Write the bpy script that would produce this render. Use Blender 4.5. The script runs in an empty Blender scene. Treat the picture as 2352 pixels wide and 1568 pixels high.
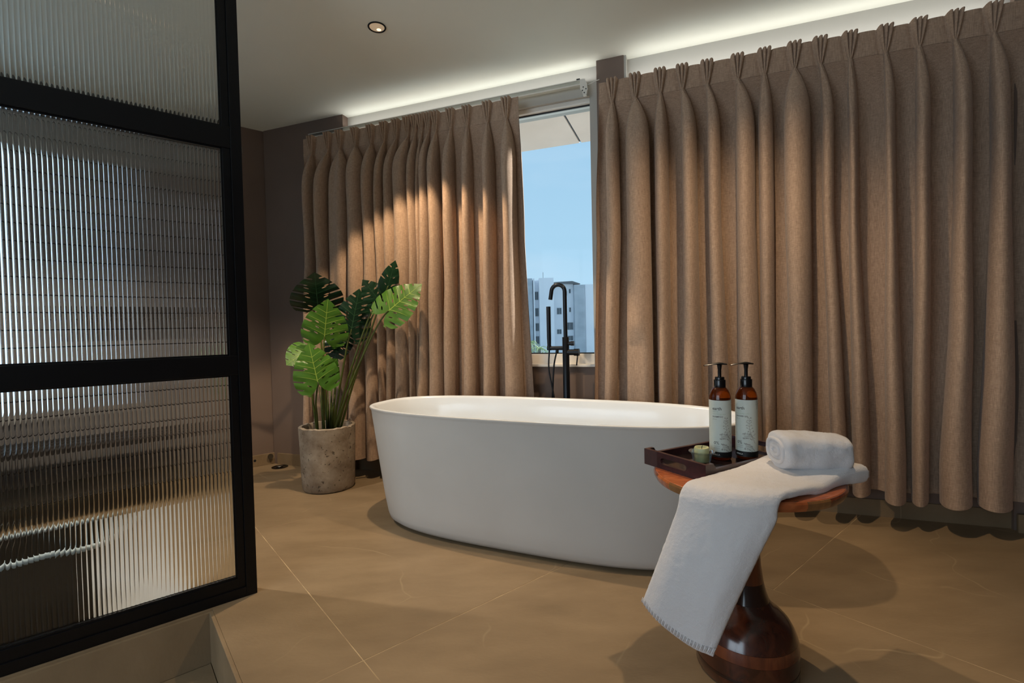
import bpy, bmesh, math, random
from mathutils import Vector, Matrix, noise
from mathutils.geometry import delaunay_2d_cdt
PI = math.pi
sc = bpy.context.scene
COL = sc.collection
rnd = random.Random(7)
R_ = math.radians

# ------------------------------------------------------------------ camera
p, r = R_(1.33), R_(-1.33)
Fv = Vector((0, math.cos(p), -math.sin(p))); Rv = Vector((1, 0, 0)); Uv = Rv.cross(Fv)
R2 = math.cos(r)*Rv + math.sin(r)*Uv; U2 = -math.sin(r)*Rv + math.cos(r)*Uv
cam_data = bpy.data.cameras.new('camera'); cam = bpy.data.objects.new('camera', cam_data); COL.objects.link(cam)
M3 = Matrix((R2, U2, -Fv)).transposed()
cam.matrix_world = Matrix.Translation((0, 0, 0.95)) @ M3.to_4x4()
cam_data.sensor_width = 36.0; cam_data.lens = 1118.0/2352*36.0
cam_data.clip_start = 0.05; cam_data.clip_end = 500
sc.camera = cam

# ------------------------------------------------------------------ exposure, sky, lamps
sc.view_settings.view_transform = 'Standard'; sc.view_settings.look = 'None'
sc.view_settings.gamma = 1.0; sc.view_settings.use_curve_mapping = False
sc.view_settings.exposure = 0.08

world = bpy.data.worlds.new('sky'); sc.world = world; world.use_nodes = True
wn, wl = world.node_tree.nodes, world.node_tree.links
wn.clear()
wo = wn.new('ShaderNodeOutputWorld'); bg = wn.new('ShaderNodeBackground')
tc = wn.new('ShaderNodeTexCoord'); sp = wn.new('ShaderNodeSeparateXYZ'); cr = wn.new('ShaderNodeValToRGB')
nz = wn.new('ShaderNodeTexNoise'); nz.inputs['Scale'].default_value = 3.0; nz.inputs['Detail'].default_value = 4
mpw = wn.new('ShaderNodeMapping'); mpw.inputs['Scale'].default_value = (1, 1, 4)
mx = wn.new('ShaderNodeMix'); mx.data_type = 'RGBA'; mx.blend_type = 'MIX'
wl.new(tc.outputs['Generated'], sp.inputs[0]); wl.new(sp.outputs['Z'], cr.inputs[0])
cr.color_ramp.elements[0].position = 0.0; cr.color_ramp.elements[0].color = (0.38, 0.58, 0.71, 1)
cr.color_ramp.elements[1].position = 0.6; cr.color_ramp.elements[1].color = (0.27, 0.45, 0.62, 1)
wl.new(tc.outputs['Generated'], mpw.inputs[0]); wl.new(mpw.outputs[0], nz.inputs[0])
cr2 = wn.new('ShaderNodeValToRGB'); cr2.color_ramp.elements[0].position = 0.45; cr2.color_ramp.elements[1].position = 0.8
cr2.color_ramp.elements[0].color = (0, 0, 0, 1); cr2.color_ramp.elements[1].color = (0.5, 0.5, 0.5, 1)
wl.new(nz.outputs['Fac'], cr2.inputs[0]); wl.new(cr2.outputs[0], mx.inputs['Factor'])
wl.new(cr.outputs[0], mx.inputs['A']); mx.inputs['B'].default_value = (0.50, 0.62, 0.72, 1)
wl.new(mx.outputs['Result'], bg.inputs[0]); bg.inputs[1].default_value = 1.22
wl.new(bg.outputs[0], wo.inputs[0])

sun_d = bpy.data.lights.new('sun', 'SUN'); sun_d.energy = 9.0; sun_d.angle = R_(2); sun_d.color = (1, .95, .88)
sun = bpy.data.objects.new('sun', sun_d); COL.objects.link(sun)
_sd = Vector((-.94*.728-.342*.685, .342*.728-.94*.685, -.26)).normalized()     # low sun raking along the facade from the right
sun.rotation_euler = _sd.to_track_quat('-Z', 'Y').to_euler()

# coordinate frames: partition / left wall run along azimuth 50, the window wall along azimuth 110
A50, A110 = R_(50), R_(110)
def W(u, v, z=0.0): return Vector((u*math.sin(A50)+v*math.cos(A50), u*math.cos(A50)-v*math.sin(A50), z))
VW = -2.83                                       # window wall
def S(s, d, z=0.0):                              # s along the window wall, d in front of it (into the room)
    v = VW+d
    return Vector((s*math.sin(A110)+v*math.cos(A110), s*math.cos(A110)-v*math.sin(A110), z))
H = 2.45
VL = -3.92                                       # left wall
VP = -1.985                                      # partition, camera side

def area_light(name, loc, size, size_y, energy, color, normal, up=(0, 0, 1), spread=180):
    d = bpy.data.lights.new(name, 'AREA'); d.shape = 'RECTANGLE'; d.size = size; d.size_y = size_y
    d.energy = energy; d.color = color; d.spread = R_(spread)
    o = bpy.data.objects.new(name, d); COL.objects.link(o); o.location = loc
    z = -Vector(normal).normalized(); y = Vector(up); x = y.cross(z).normalized(); y = z.cross(x)
    o.rotation_euler = Matrix((x, y, z)).transposed().to_euler()
    return o
def spot(name, loc, energy, cone=95, blend=0.35, color=(1.0, .74, .47), size=0.02, tilt=(0, 0)):
    d = bpy.data.lights.new(name, 'SPOT'); d.energy = energy; d.spot_size = R_(cone); d.spot_blend = blend
    d.color = color; d.shadow_soft_size = size
    o = bpy.data.objects.new(name, d); COL.objects.link(o); o.location = loc
    o.rotation_euler = (R_(tilt[0]), R_(tilt[1]), 0)
    return o
COOL = (.76, .88, 1.0)
nW = (S(0, 1) - S(0, 0)); nU = W(1, 0) - W(0, 0)
# area lamps standing in for daylight at the curtained, rear and shower windows
area_light('daylight_boost_left', S(-1.62, .004, 1.50), 1.10, 1.40, 6, (1, .98, .95), nW)  # added lamp boosting the daylight behind the left curtain
area_light('daylight_boost_right', S(.55, .004, 1.50), 1.60, 1.40, 8, (1, .98, .95), nW)  # same added boost behind the right curtain
area_light('ceiling_strip_fill_left', S(-1.33, .045, 2.372), 1.72, .04, .75, (1, .99, .95), Vector((0, 0, 1))-nW*.1, up=nW)  # added upward lamp brightening the ceiling strip, no fixture there
area_light('ceiling_strip_fill_right', S(.52, .05, 2.33), 1.62, .06, 1.0, (1, .99, .95), Vector((0, 0, 1))-nW*.1, up=nW)  # second added strip lamp, over the right curtain
area_light('daylight_rear_window', W(-2.72, -.35, 1.40), 2.3, 1.7, 46, COOL, nU)
area_light('daylight_shower_window', W(-1.12, VL+.02, 1.30), 1.00, 1.55, 9, (.55, .78, 1.0), W(0, 1)-W(0, 0))
# ceiling downlights (the first is the one in view)
DOWN = [(-.626, 2.421), (.81, 1.65), (-1.9, 2.05)]
for i, (x, y) in enumerate(DOWN):
    spot('downlight_beam', (x, y, H-.015), (95, 66, 85)[i], cone=(92, 128, 100)[i], blend=(.18, .9, .5)[i], color=((1.0, .74, .47), (1.0, .74, .47), (1.0, .86, .70))[i])

# ------------------------------------------------------------------ materials
def lin(c):
    if isinstance(c, str):
        c = [int(c[i:i+2], 16)/255 for i in (0, 2, 4)]
        c = [x/12.92 if x <= .04045 else ((x+.055)/1.055)**2.4 for x in c]
    return (c[0], c[1], c[2], 1)
def mat(name, color, rough=.5, metal=0, var=0, vscale=(5, 5, 5), color2=None, bump=0, bscale=200, spec=.5, detail=4, coat=0, sheen=0):
    m = bpy.data.materials.new(name); m.use_nodes = True
    n, l = m.node_tree.nodes, m.node_tree.links
    b = n['Principled BSDF']; b.inputs['Base Color'].default_value = lin(color)
    b.inputs['Roughness'].default_value = rough; b.inputs['Metallic'].default_value = metal
    b.inputs['Specular IOR Level'].default_value = spec
    b.inputs['Coat Weight'].default_value = coat; b.inputs['Sheen Weight'].default_value = sheen
    t = n.new('ShaderNodeTexCoord')
    if color2 is not None:
        mp = n.new('ShaderNodeMapping'); mp.inputs['Scale'].default_value = vscale
        k = n.new('ShaderNodeTexNoise'); k.inputs['Scale'].default_value = 1; k.inputs['Detail'].default_value = detail
        c = n.new('ShaderNodeValToRGB'); c.color_ramp.elements[0].position = .35; c.color_ramp.elements[1].position = .65
        c.color_ramp.elements[0].color = lin(color); c.color_ramp.elements[1].color = lin(color2)
        l.new(t.outputs['Object'], mp.inputs[0]); l.new(mp.outputs[0], k.inputs[0])
        l.new(k.outputs['Fac'], c.inputs[0]); l.new(c.outputs[0], b.inputs['Base Color'])
    if bump:
        k = n.new('ShaderNodeTexNoise'); k.inputs['Scale'].default_value = bscale; k.inputs['Detail'].default_value = 3
        q = n.new('ShaderNodeBump'); q.inputs['Strength'].default_value = bump; q.inputs['Distance'].default_value = .002
        l.new(t.outputs['Object'], k.inputs[0]); l.new(k.outputs['Fac'], q.inputs['Height']); l.new(q.outputs[0], b.inputs['Normal'])
    return m
M = {}
M['wall'] = mat('mauve wall paint', '7a685d', .75, color2='746257', vscale=(2, 2, 2), bump=.1, bscale=60)
M['white_wall'] = mat('white plaster', 'b3b0a9', .8, bump=.1, bscale=80)
M['ceiling'] = mat('ceiling paint', 'e6e8dd', .85, color2='e2e4d9', vscale=(1.5, 1.5, 1.5))
M['black'] = mat('black powder coated metal', '06070a', .38, spec=.3, color2='08090c', vscale=(9, 9, 9))
M['tub_out'] = mat('matte cast stone', 'c4bfb8', .55, color2='bfbab3', vscale=(3, 3, 3), bump=.06, bscale=300)
M['tub_in'] = mat('glossy white acrylic', 'e6edf4', .2, coat=.25, color2='e2e9f1', vscale=(2, 2, 2))
M['upvc'] = mat('white window frame', 'dfdbd2', .35, color2='d9d5cc', vscale=(4, 4, 4))
M['gasket'] = mat('black rubber gasket', '15181c', .6)
M['faucet'] = mat('matte black metal', '15181d', .3, metal=.55, color2='191c22', vscale=(12, 12, 12))
M['hose'] = mat('dark hose', '1a1c20', .35, metal=.6)
M['track'] = mat('cream painted metal', 'c8c5b6', .4, color2='c0bdae', vscale=(10, 10, 10))
M['pump'] = mat('black plastic', '0a0a0c', .22)
M['ink'] = mat('dark grey print', '4a453f', .7)
M['ink_green'] = mat('pale green print', 'a9b8a4', .7)
M['ink_grey'] = mat('light grey print', '8f8d86', .7)
M['ink_white'] = mat('white print', 'e6e4de', .7)
M['label'] = mat('sage white label paper', 'c9cfc6', .55, color2='c4cac1', vscale=(30, 30, 30))
M['label_black'] = mat('black label band', '0e0d0c', .5)
M['tray'] = mat('dark wenge wood', '2b151a', .3, color2='3a1c20', vscale=(6, 90, 90), coat=.3)
M['tray_floor'] = mat('glossy black tray floor', '1b1517', .12, color2='231a1b', vscale=(10, 60, 10), coat=.5)
M['candle'] = mat('cream green wax', 'b9bb92', .5, color2='adb184', vscale=(20, 20, 20))
M['wick'] = mat('charred wick', '0c0a08', .9)
M['soil'] = mat('dark soil', '1c1610', .95, color2='2b2118', vscale=(40, 40, 40), bump=.8, bscale=60)
M['grout'] = mat('pale grout', 'c4ad88', .8, color2='957f62', vscale=(10, 10, 10))
M['stem'] = mat('green plant stalk', '3d4a1e', .4, color2='55601f', vscale=(4, 4, 4))
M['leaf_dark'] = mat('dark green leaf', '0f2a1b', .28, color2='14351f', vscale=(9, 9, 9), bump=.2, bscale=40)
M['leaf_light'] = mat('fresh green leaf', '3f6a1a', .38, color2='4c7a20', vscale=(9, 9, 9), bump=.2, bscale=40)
M['vein_light'] = mat('pale green leaf vein', '8fae45', .45)
M['vein_dark'] = mat('dark leaf vein', '2b5034', .4)
M['steel'] = mat('stainless steel', '8f8d88', .25, metal=1)
M['drain'] = mat('dark drain', '0c0b0a', .25, metal=.6)
M['subway'] = mat('glazed grey tile', '8f8a86', .15, color2='868180', vscale=(7, 7, 7))
M['subway_grout'] = mat('dark tile grout', '2a2726', .9)
M['bath_floor'] = mat('white shower floor', 'c9ccd0', .4, color2='bfc3c8', vscale=(3, 3, 3))
M['bench'] = mat('dark stained bench', '17130f', .4, color2='211a14', vscale=(30, 4, 4))
M['bin'] = mat('black brown bin', '14100d', .45, color2='18130f', vscale=(20, 20, 20))
M['liner'] = mat('pale blue bin liner', 'b9cbd6', .35)
M['concrete'] = mat('grey concrete facade', 'a3abb5', .9, color2='b3bbc4', vscale=(.4, .4, .8))
M['facade'] = mat('white painted facade', 'e3e7ee', .9, color2='dce1ea', vscale=(.3, .3, .3))
M['roof'] = mat('grey roof', '5f6468', .9)
M['far_glass'] = mat('dark window glass', '46525c', .15)
M['far_frame'] = mat('pale window frame', 'a9b0b6', .6)
M['soffit'] = mat('beige soffit board', 'f0dccb', .8, color2='e6d1bf', vscale=(2, 2, 2))
M['street'] = mat('pale paving', 'dcd7cc', .95, color2='d2cdc2', vscale=(.2, .2, .2))
M['palm'] = mat('palm frond', '8ba56a', .7, color2='a9b98a', vscale=(2, 2, 2))
M['lamp_cup'] = mat('satin lamp reflector', 'd8c8ae', .4, metal=.0)

def floor_mat(name, a, b_, vein, sc_=1.0):
    m = bpy.data.materials.new(name); m.use_nodes = True
    n, l = m.node_tree.nodes, m.node_tree.links
    bs = n['Principled BSDF']; bs.inputs['Roughness'].default_value = .5; bs.inputs['Specular IOR Level'].default_value = .35
    t = n.new('ShaderNodeTexCoord')
    mp = n.new('ShaderNodeMapping'); mp.inputs['Rotation'].default_value = (0, 0, R_(-25)); mp.inputs['Scale'].default_value = (1.0*sc_, 2.6*sc_, 1)
    l.new(t.outputs['Object'], mp.inputs[0])
    k = n.new('ShaderNodeTexNoise'); k.inputs['Scale'].default_value = 2.2; k.inputs['Detail'].default_value = 8; k.inputs['Roughness'].default_value = .62
    l.new(mp.outputs[0], k.inputs[0])
    c = n.new('ShaderNodeValToRGB'); c.color_ramp.elements[0].position = .3; c.color_ramp.elements[1].position = .72
    c.color_ramp.elements[0].color = lin(a); c.color_ramp.elements[1].color = lin(b_)
    l.new(k.outputs['Fac'], c.inputs[0])
    # thin pale veins
    d = n.new('ShaderNodeTexNoise'); d.inputs['Scale'].default_value = 1.6; d.inputs['Detail'].default_value = 3
    l.new(t.outputs['Object'], d.inputs[0])
    mm = n.new('ShaderNodeMix'); mm.data_type = 'RGBA'; mm.inputs['Factor'].default_value = .35
    l.new(t.outputs['Object'], mm.inputs['A']); l.new(d.outputs['Color'], mm.inputs['B'])
    v = n.new('ShaderNodeTexVoronoi'); v.feature = 'DISTANCE_TO_EDGE'; v.inputs['Scale'].default_value = 2.3
    l.new(mm.outputs['Result'], v.inputs['Vector'])
    c2 = n.new('ShaderNodeValToRGB'); c2.color_ramp.elements[0].position = .0; c2.color_ramp.elements[1].position = .007
    c2.color_ramp.elements[0].color = (1, 1, 1, 1); c2.color_ramp.elements[1].color = (0, 0, 0, 1)
    l.new(v.outputs['Distance'], c2.inputs[0])
    e = n.new('ShaderNodeTexNoise'); e.inputs['Scale'].default_value = 3.1; l.new(t.outputs['Object'], e.inputs[0])
    g = n.new('ShaderNodeMath'); g.operation = 'MULTIPLY'; l.new(c2.outputs[0], g.inputs[0])
    cc = n.new('ShaderNodeValToRGB'); cc.color_ramp.elements[0].position = .5; cc.color_ramp.elements[1].position = .68
    cc.color_ramp.elements[1].color = (.6, .6, .6, 1); cc.color_ramp.elements[0].color = (0, 0, 0, 1)
    l.new(e.outputs['Fac'], cc.inputs[0]); l.new(cc.outputs[0], g.inputs[1])
    o = n.new('ShaderNodeMix'); o.data_type = 'RGBA'; l.new(g.outputs[0], o.inputs['Factor'])
    l.new(c.outputs[0], o.inputs['A']); o.inputs['B'].default_value = lin(vein)
    l.new(o.outputs['Result'], bs.inputs['Base Color'])
    f = n.new('ShaderNodeTexNoise'); f.inputs['Scale'].default_value = 60; f.inputs['Detail'].default_value = 4; l.new(mp.outputs[0], f.inputs[0])
    q = n.new('ShaderNodeBump'); q.inputs['Strength'].default_value = .15; q.inputs['Distance'].default_value = .003
    l.new(f.outputs['Fac'], q.inputs['Height']); l.new(q.outputs[0], bs.inputs['Normal'])
    return m
M['tile'] = floor_mat('tan stone tile', '7c6950', '968165', 'b5a180')

def linen_mat():
    m = bpy.data.materials.new('beige linen'); m.use_nodes = True
    n, l = m.node_tree.nodes, m.node_tree.links
    bs = n['Principled BSDF']; bs.inputs['Roughness'].default_value = .9; bs.inputs['Specular IOR Level'].default_value = .15
    bs.inputs['Sheen Weight'].default_value = .15
    t = n.new('ShaderNodeTexCoord')
    outs = []
    for s_ in ((900, 900, 60), (120, 120, 1400)):
        mp = n.new('ShaderNodeMapping'); mp.inputs['Scale'].default_value = s_
        k = n.new('ShaderNodeTexNoise'); k.inputs['Scale'].default_value = .5; k.inputs['Detail'].default_value = 2
        l.new(t.outputs['Object'], mp.inputs[0]); l.new(mp.outputs[0], k.inputs[0]); outs.append(k)
    a = n.new('ShaderNodeMath'); a.operation = 'ADD'
    l.new(outs[0].outputs['Fac'], a.inputs[0]); l.new(outs[1].outputs['Fac'], a.inputs[1])
    c = n.new('ShaderNodeValToRGB'); c.color_ramp.elements[0].position = .75; c.color_ramp.elements[1].position = 1.25
    mr = n.new('ShaderNodeMapRange'); mr.inputs['From Min'].default_value = .7; mr.inputs['From Max'].default_value = 1.3
    c.color_ramp.elements[0].position = 0; c.color_ramp.elements[1].position = 1
    c.color_ramp.elements[0].color = lin('957c69'); c.color_ramp.elements[1].color = lin('c0a48c')
    l.new(a.outputs[0], mr.inputs['Value']); l.new(mr.outputs[0], c.inputs[0]); l.new(c.outputs[0], bs.inputs['Base Color'])
    q = n.new('ShaderNodeBump'); q.inputs['Strength'].default_value = .25; q.inputs['Distance'].default_value = .001
    l.new(a.outputs[0], q.inputs['Height']); l.new(q.outputs[0], bs.inputs['Normal'])
    return m
M['linen'] = linen_mat()

def wood_mat(name, cols, scale, stretch=(1, 1, .12), rough=.22, coat=.4):
    m = bpy.data.materials.new(name); m.use_nodes = True
    n, l = m.node_tree.nodes, m.node_tree.links
    bs = n['Principled BSDF']; bs.inputs['Roughness'].default_value = rough; bs.inputs['Coat Weight'].default_value = coat
    bs.inputs['Coat Roughness'].default_value = .15
    t = n.new('ShaderNodeTexCoord'); mp = n.new('ShaderNodeMapping'); mp.inputs['Scale'].default_value = stretch
    k = n.new('ShaderNodeTexNoise'); k.inputs['Scale'].default_value = scale; k.inputs['Detail'].default_value = 6; k.inputs['Distortion'].default_value = 1.2
    l.new(t.outputs['Object'], mp.inputs[0]); l.new(mp.outputs[0], k.inputs[0])
    c = n.new('ShaderNodeValToRGB'); c.color_ramp.elements[0].position = .3; c.color_ramp.elements[1].position = .7
    c.color_ramp.elements[0].color = lin(cols[0]); c.color_ramp.elements[1].color = lin(cols[1])
    l.new(k.outputs['Fac'], c.inputs[0]); l.new(c.outputs[0], bs.inputs['Base Color'])
    return m
M['wood_top'] = wood_mat('polished orange wood', ('8a4725', 'b9683a'), 14, (1, 4, 1), .22)
M['wood_rim_pale'] = wood_mat('pale wood edge block', ('6e4a2c', '8a6038'), 20)
M['wood_neck'] = wood_mat('reddish brown wood', ('54281a', '7c4226'), 30)
M['wood_dark'] = wood_mat('dark brown wood', ('33170f', '562b1a'), 26, (1, 1, .6), .2, .6)
M['wood_ring'] = wood_mat('near black wood ring', ('1f0f0b', '331b13'), 26, (1, 1, .6), .2, .6)

def towel_mat():
    m = mat('white terry towel', 'd6d2d2', .95, bump=0, spec=.1, sheen=.5)
    n, l = m.node_tree.nodes, m.node_tree.links
    bs = n['Principled BSDF']; t = n.new('ShaderNodeTexCoord')
    k = n.new('ShaderNodeTexNoise'); k.inputs['Scale'].default_value = 800; k.inputs['Detail'].default_value = 3
    k2 = n.new('ShaderNodeTexNoise'); k2.inputs['Scale'].default_value = 170; k2.inputs['Detail'].default_value = 3
    l.new(t.outputs['Object'], k.inputs[0]); l.new(t.outputs['Object'], k2.inputs[0])
    a = n.new('ShaderNodeMath'); a.operation = 'ADD'; l.new(k.outputs['Fac'], a.inputs[0]); l.new(k2.outputs['Fac'], a.inputs[1])
    q = n.new('ShaderNodeBump'); q.inputs['Strength'].default_value = .6; q.inputs['Distance'].default_value = .0025
    l.new(a.outputs[0], q.inputs['Height']); l.new(q.outputs[0], bs.inputs['Normal'])
    return m
M['towel'] = towel_mat()

def pot_mat():
    m = mat('weathered concrete', '86786a', .9, spec=.2)
    n, l = m.node_tree.nodes, m.node_tree.links
    bs = n['Principled BSDF']; t = n.new('ShaderNodeTexCoord')
    k = n.new('ShaderNodeTexNoise'); k.inputs['Scale'].default_value = 9; k.inputs['Detail'].default_value = 8; k.inputs['Roughness'].default_value = .65
    l.new(t.outputs['Object'], k.inputs[0])
    c = n.new('ShaderNodeValToRGB'); c.color_ramp.elements[0].position = .32; c.color_ramp.elements[1].position = .7
    c.color_ramp.elements[0].color = lin('7a6b5b'); c.color_ramp.elements[1].color = lin('b5a999')
    l.new(k.outputs['Fac'], c.inputs[0])
    v = n.new('ShaderNodeTexNoise'); v.inputs['Scale'].default_value = 55; v.inputs['Detail'].default_value = 2
    l.new(t.outputs['Object'], v.inputs[0])
    c2 = n.new('ShaderNodeValToRGB'); c2.color_ramp.elements[0].position = .31; c2.color_ramp.elements[1].position = .35
    l.new(v.outputs['Fac'], c2.inputs[0])
    o = n.new('ShaderNodeMix'); o.data_type = 'RGBA'; o.blend_type = 'MULTIPLY'; o.inputs['Factor'].default_value = .6
    l.new(c.outputs[0], o.inputs['A']); l.new(c2.outputs[0], o.inputs['B']); l.new(o.outputs['Result'], bs.inputs['Base Color'])
    q = n.new('ShaderNodeBump'); q.inputs['Strength'].default_value = .6; q.inputs['Distance'].default_value = .004
    l.new(c2.outputs[0], q.inputs['Height']); l.new(q.outputs[0], bs.inputs['Normal'])
    return m
M['pot'] = pot_mat()

def glass_mat(name, color, rough=0.0, ior=1.5):
    m = mat(name, color, rough); b = m.node_tree.nodes['Principled BSDF']
    b.inputs['Transmission Weight'].default_value = 1; b.inputs['IOR'].default_value = ior
    return m
M['reeded'] = glass_mat('reeded clear glass', 'f2f6f5', .015, 1.5)
M['dish_glass'] = None
M['amber'] = glass_mat('amber bottle plastic', '7a3305', .08, 1.4)
M['amber'].node_tree.nodes['Principled BSDF'].inputs['Transmission Weight'].default_value = .75
def pane_mat():
    m = bpy.data.materials.new('window pane glass'); m.use_nodes = True
    n, l = m.node_tree.nodes, m.node_tree.links; n.clear()
    o = n.new('ShaderNodeOutputMaterial'); t = n.new('ShaderNodeBsdfTransparent'); g = n.new('ShaderNodeBsdfGlossy')
    g.inputs['Roughness'].default_value = .02; t.inputs[0].default_value = (.95, .98, 1, 1)
    f = n.new('ShaderNodeFresnel'); f.inputs[0].default_value = 1.12; x = n.new('ShaderNodeMixShader')
    l.new(f.outputs[0], x.inputs[0]); l.new(t.outputs[0], x.inputs[1]); l.new(g.outputs[0], x.inputs[2]); l.new(x.outputs[0], o.inputs[0])
    return m
M['pane'] = pane_mat()
M['dish_glass'] = pane_mat(); M['dish_glass'].name = 'clear dish glass'
_t = M['dish_glass'].node_tree; _f = _t.nodes.new('ShaderNodeLayerWeight'); _f.inputs[0].default_value = .35
_t.links.new(_f.outputs['Facing'], _t.nodes['Mix Shader'].inputs[0]); M['dish_glass'].node_tree.nodes['Glossy BSDF'].inputs[0].default_value = (.9, .97, 1, 1)
def emit_mat(name, color, s):
    m = bpy.data.materials.new(name); m.use_nodes = True
    b = m.node_tree.nodes['Principled BSDF']; b.inputs['Base Color'].default_value = lin(color)
    b.inputs['Emission Color'].default_value = lin(color); b.inputs['Emission Strength'].default_value = s
    return m
M['led'] = emit_mat('lit lamp face', 'e8cfae', .22); M['bulb'] = emit_mat('glowing bulb', 'ffe9c8', 1.3)

# ------------------------------------------------------------------ mesh helpers
def wloc(o):
    v = Vector((0, 0, 0))
    while o is not None: v = v + o.location; o = o.parent
    return v
def thing(name, label, cat, loc=(0, 0, 0), group=None, kind=None):
    o = bpy.data.objects.new(name, None); COL.objects.link(o); o.location = loc; o.empty_display_size = .1
    o['label'] = label
    if cat: o['category'] = cat
    if group: o['group'] = group
    if kind: o['kind'] = kind
    return o
def tag(o, label=None, cat=None, group=None, kind=None):
    if label: o['label'] = label
    if cat: o['category'] = cat
    if group: o['group'] = group
    if kind: o['kind'] = kind
    return o
def obj(name, verts, faces, m, parent=None, smooth=False, loc=None, autos=None, label=None):
    """verts are world coordinates; the object origin goes to loc (default: the parent's)"""
    base = wloc(parent) if parent is not None else Vector((0, 0, 0))
    org = Vector(loc) if loc is not None else base
    me = bpy.data.meshes.new(name); me.from_pydata([tuple(Vector(v)-org) for v in verts], [], faces)
    bm = bmesh.new(); bm.from_mesh(me); bmesh.ops.remove_doubles(bm, verts=bm.verts, dist=1e-6); bmesh.ops.recalc_face_normals(bm, faces=bm.faces)
    bm.to_mesh(me); bm.free()
    me.materials.append(m)
    if smooth: me.polygons.foreach_set('use_smooth', [True]*len(me.polygons))
    o = bpy.data.objects.new(name, me); COL.objects.link(o)
    if parent is not None: o.parent = parent
    o.location = org-base
    if autos: 
        me.set_sharp_from_angle(angle=R_(autos))
    if label: o['label'] = label
    return o
class G:
    def __init__(s): s.v = []; s.f = []
    def add(s, v, f):
        n = len(s.v); s.v += [Vector(q) for q in v]; s.f += [tuple(i+n for i in q) for q in f]; return s
    def prism(s, base, top):            # two equal-length loops
        n = len(base); return s.add(list(base)+list(top), [tuple(range(n))[::-1], tuple(range(n, 2*n))]+[(i, (i+1) % n, n+(i+1) % n, n+i) for i in range(n)])
    def box(s, fn, u0, u1, v0, v1, z0, z1, c=0):
        """box in a frame function fn(u,v,z); c = chamfer"""
        if not c:
            q = [(u0, v0), (u1, v0), (u1, v1), (u0, v1)]
            return s.prism([fn(a, b, z0) for a, b in q], [fn(a, b, z1) for a, b in q])
        bm = bmesh.new(); bmesh.ops.create_cube(bm, size=1)
        for v in bm.verts: v.co = Vector(((u0+u1)/2+v.co.x*(u1-u0), (v0+v1)/2+v.co.y*(v1-v0), (z0+z1)/2+v.co.z*(z1-z0)))
        bmesh.ops.bevel(bm, geom=list(bm.edges), offset=c, segments=2, profile=.6, affect='EDGES')
        bm.verts.index_update()
        s.add([fn(*v.co) for v in bm.verts], [tuple(v.index for v in f.verts) for f in bm.faces]); bm.free(); return s
    def tube(s, pts, rad, n=10, cap=True):
        pts = [Vector(q) for q in pts]; rs = rad if isinstance(rad, (list, tuple)) else [rad]*len(pts)
        t0 = (pts[1]-pts[0]).normalized(); ref = Vector((0, 0, 1)) if abs(t0.z) < .9 else Vector((1, 0, 0))
        x = t0.cross(ref).normalized(); rings = []; V = []
        for i, q in enumerate(pts):
            t = (pts[min(i+1, len(pts)-1)]-pts[max(i-1, 0)]).normalized()
            x = (x-t*x.dot(t)).normalized(); y = t.cross(x)
            V += [q+(x*math.cos(2*PI*k/n)+y*math.sin(2*PI*k/n))*rs[i] for k in range(n)]
        F = [(i*n+k, i*n+(k+1) % n, (i+1)*n+(k+1) % n, (i+1)*n+k) for i in range(len(pts)-1) for k in range(n)]
        if cap: F += [tuple(range(n))[::-1], tuple(range((len(pts)-1)*n, len(pts)*n))]
        return s.add(V, F)
    def lathe(s, c, prof, n=48, cap=True):
        V = [Vector((c[0]+r_*math.cos(2*PI*k/n), c[1]+r_*math.sin(2*PI*k/n), z)) for r_, z in prof for k in range(n)]
        m_ = len(prof)
        F = [(i*n+k, i*n+(k+1) % n, (i+1)*n+(k+1) % n, (i+1)*n+k) for i in range(m_-1) for k in range(n)]
        if cap: F += [tuple(range(n))[::-1], tuple(range((m_-1)*n, m_*n))]
        return s.add(V, F)
    def o(s, name, m, parent=None, **k): return obj(name, s.v, s.f, m, parent, **k)
def XYZ(x, y, z): return Vector((x, y, z))
def cat(P, n):
    P = [Vector(q) for q in P]; Q = [P[0]*2-P[1]]+P+[P[-1]*2-P[-2]]; out = []
    for i in range(1, len(Q)-2):
        for k in range(n):
            t = k/n; a, b, c, d = Q[i-1:i+3]
            out.append(.5*((2*b)+(c-a)*t+(2*a-5*b+4*c-d)*t*t+(3*b-a-3*c+d)*t**3))
    out.append(P[-1]); return out
def sm(a, b, x):
    t = min(1, max(0, (x-a)/(b-a))); return t*t*(3-2*t)
def struct(name, g, m, parent=None, label=None, **k):
    o = g.o(name, m, parent, **k)
    if parent is None: o['kind'] = 'structure'
    if label: o['label'] = label
    return o

# ------------------------------------------------------------------ room shell
corner = None
# corner of left wall (v = VL) and window wall: solve
def meet(vl):
    # point on S(s,0) with v = vl
    lo, hi = -6, 9
    for _ in range(60):
        mid = (lo+hi)/2; q = S(mid, 0); v = q.x*math.cos(A50)-q.y*math.sin(A50)
        if v < vl: lo = mid
        else: hi = mid
    return mid
s0 = meet(VL); CORN = S(s0, 0)
V_R = 1.3; s1 = meet(V_R)
uc = CORN.x*math.sin(A50)+CORN.y*math.cos(A50)
ur = S(s1, 0).x*math.sin(A50)+S(s1, 0).y*math.cos(A50)
UB = -2.75
room = [W(UB-.1, VL-.1), W(uc+.05, VL-.1)+S(0, -.15)-S(0, 0), W(ur+.1, V_R+.1)+S(0, -.15)-S(0, 0), W(UB-.1, V_R+.1)]
g = G().prism([q+Vector((0, 0, H)) for q in room], [q+Vector((0, 0, H+.12)) for q in room]); struct('ceiling', g, M['ceiling'])
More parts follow.
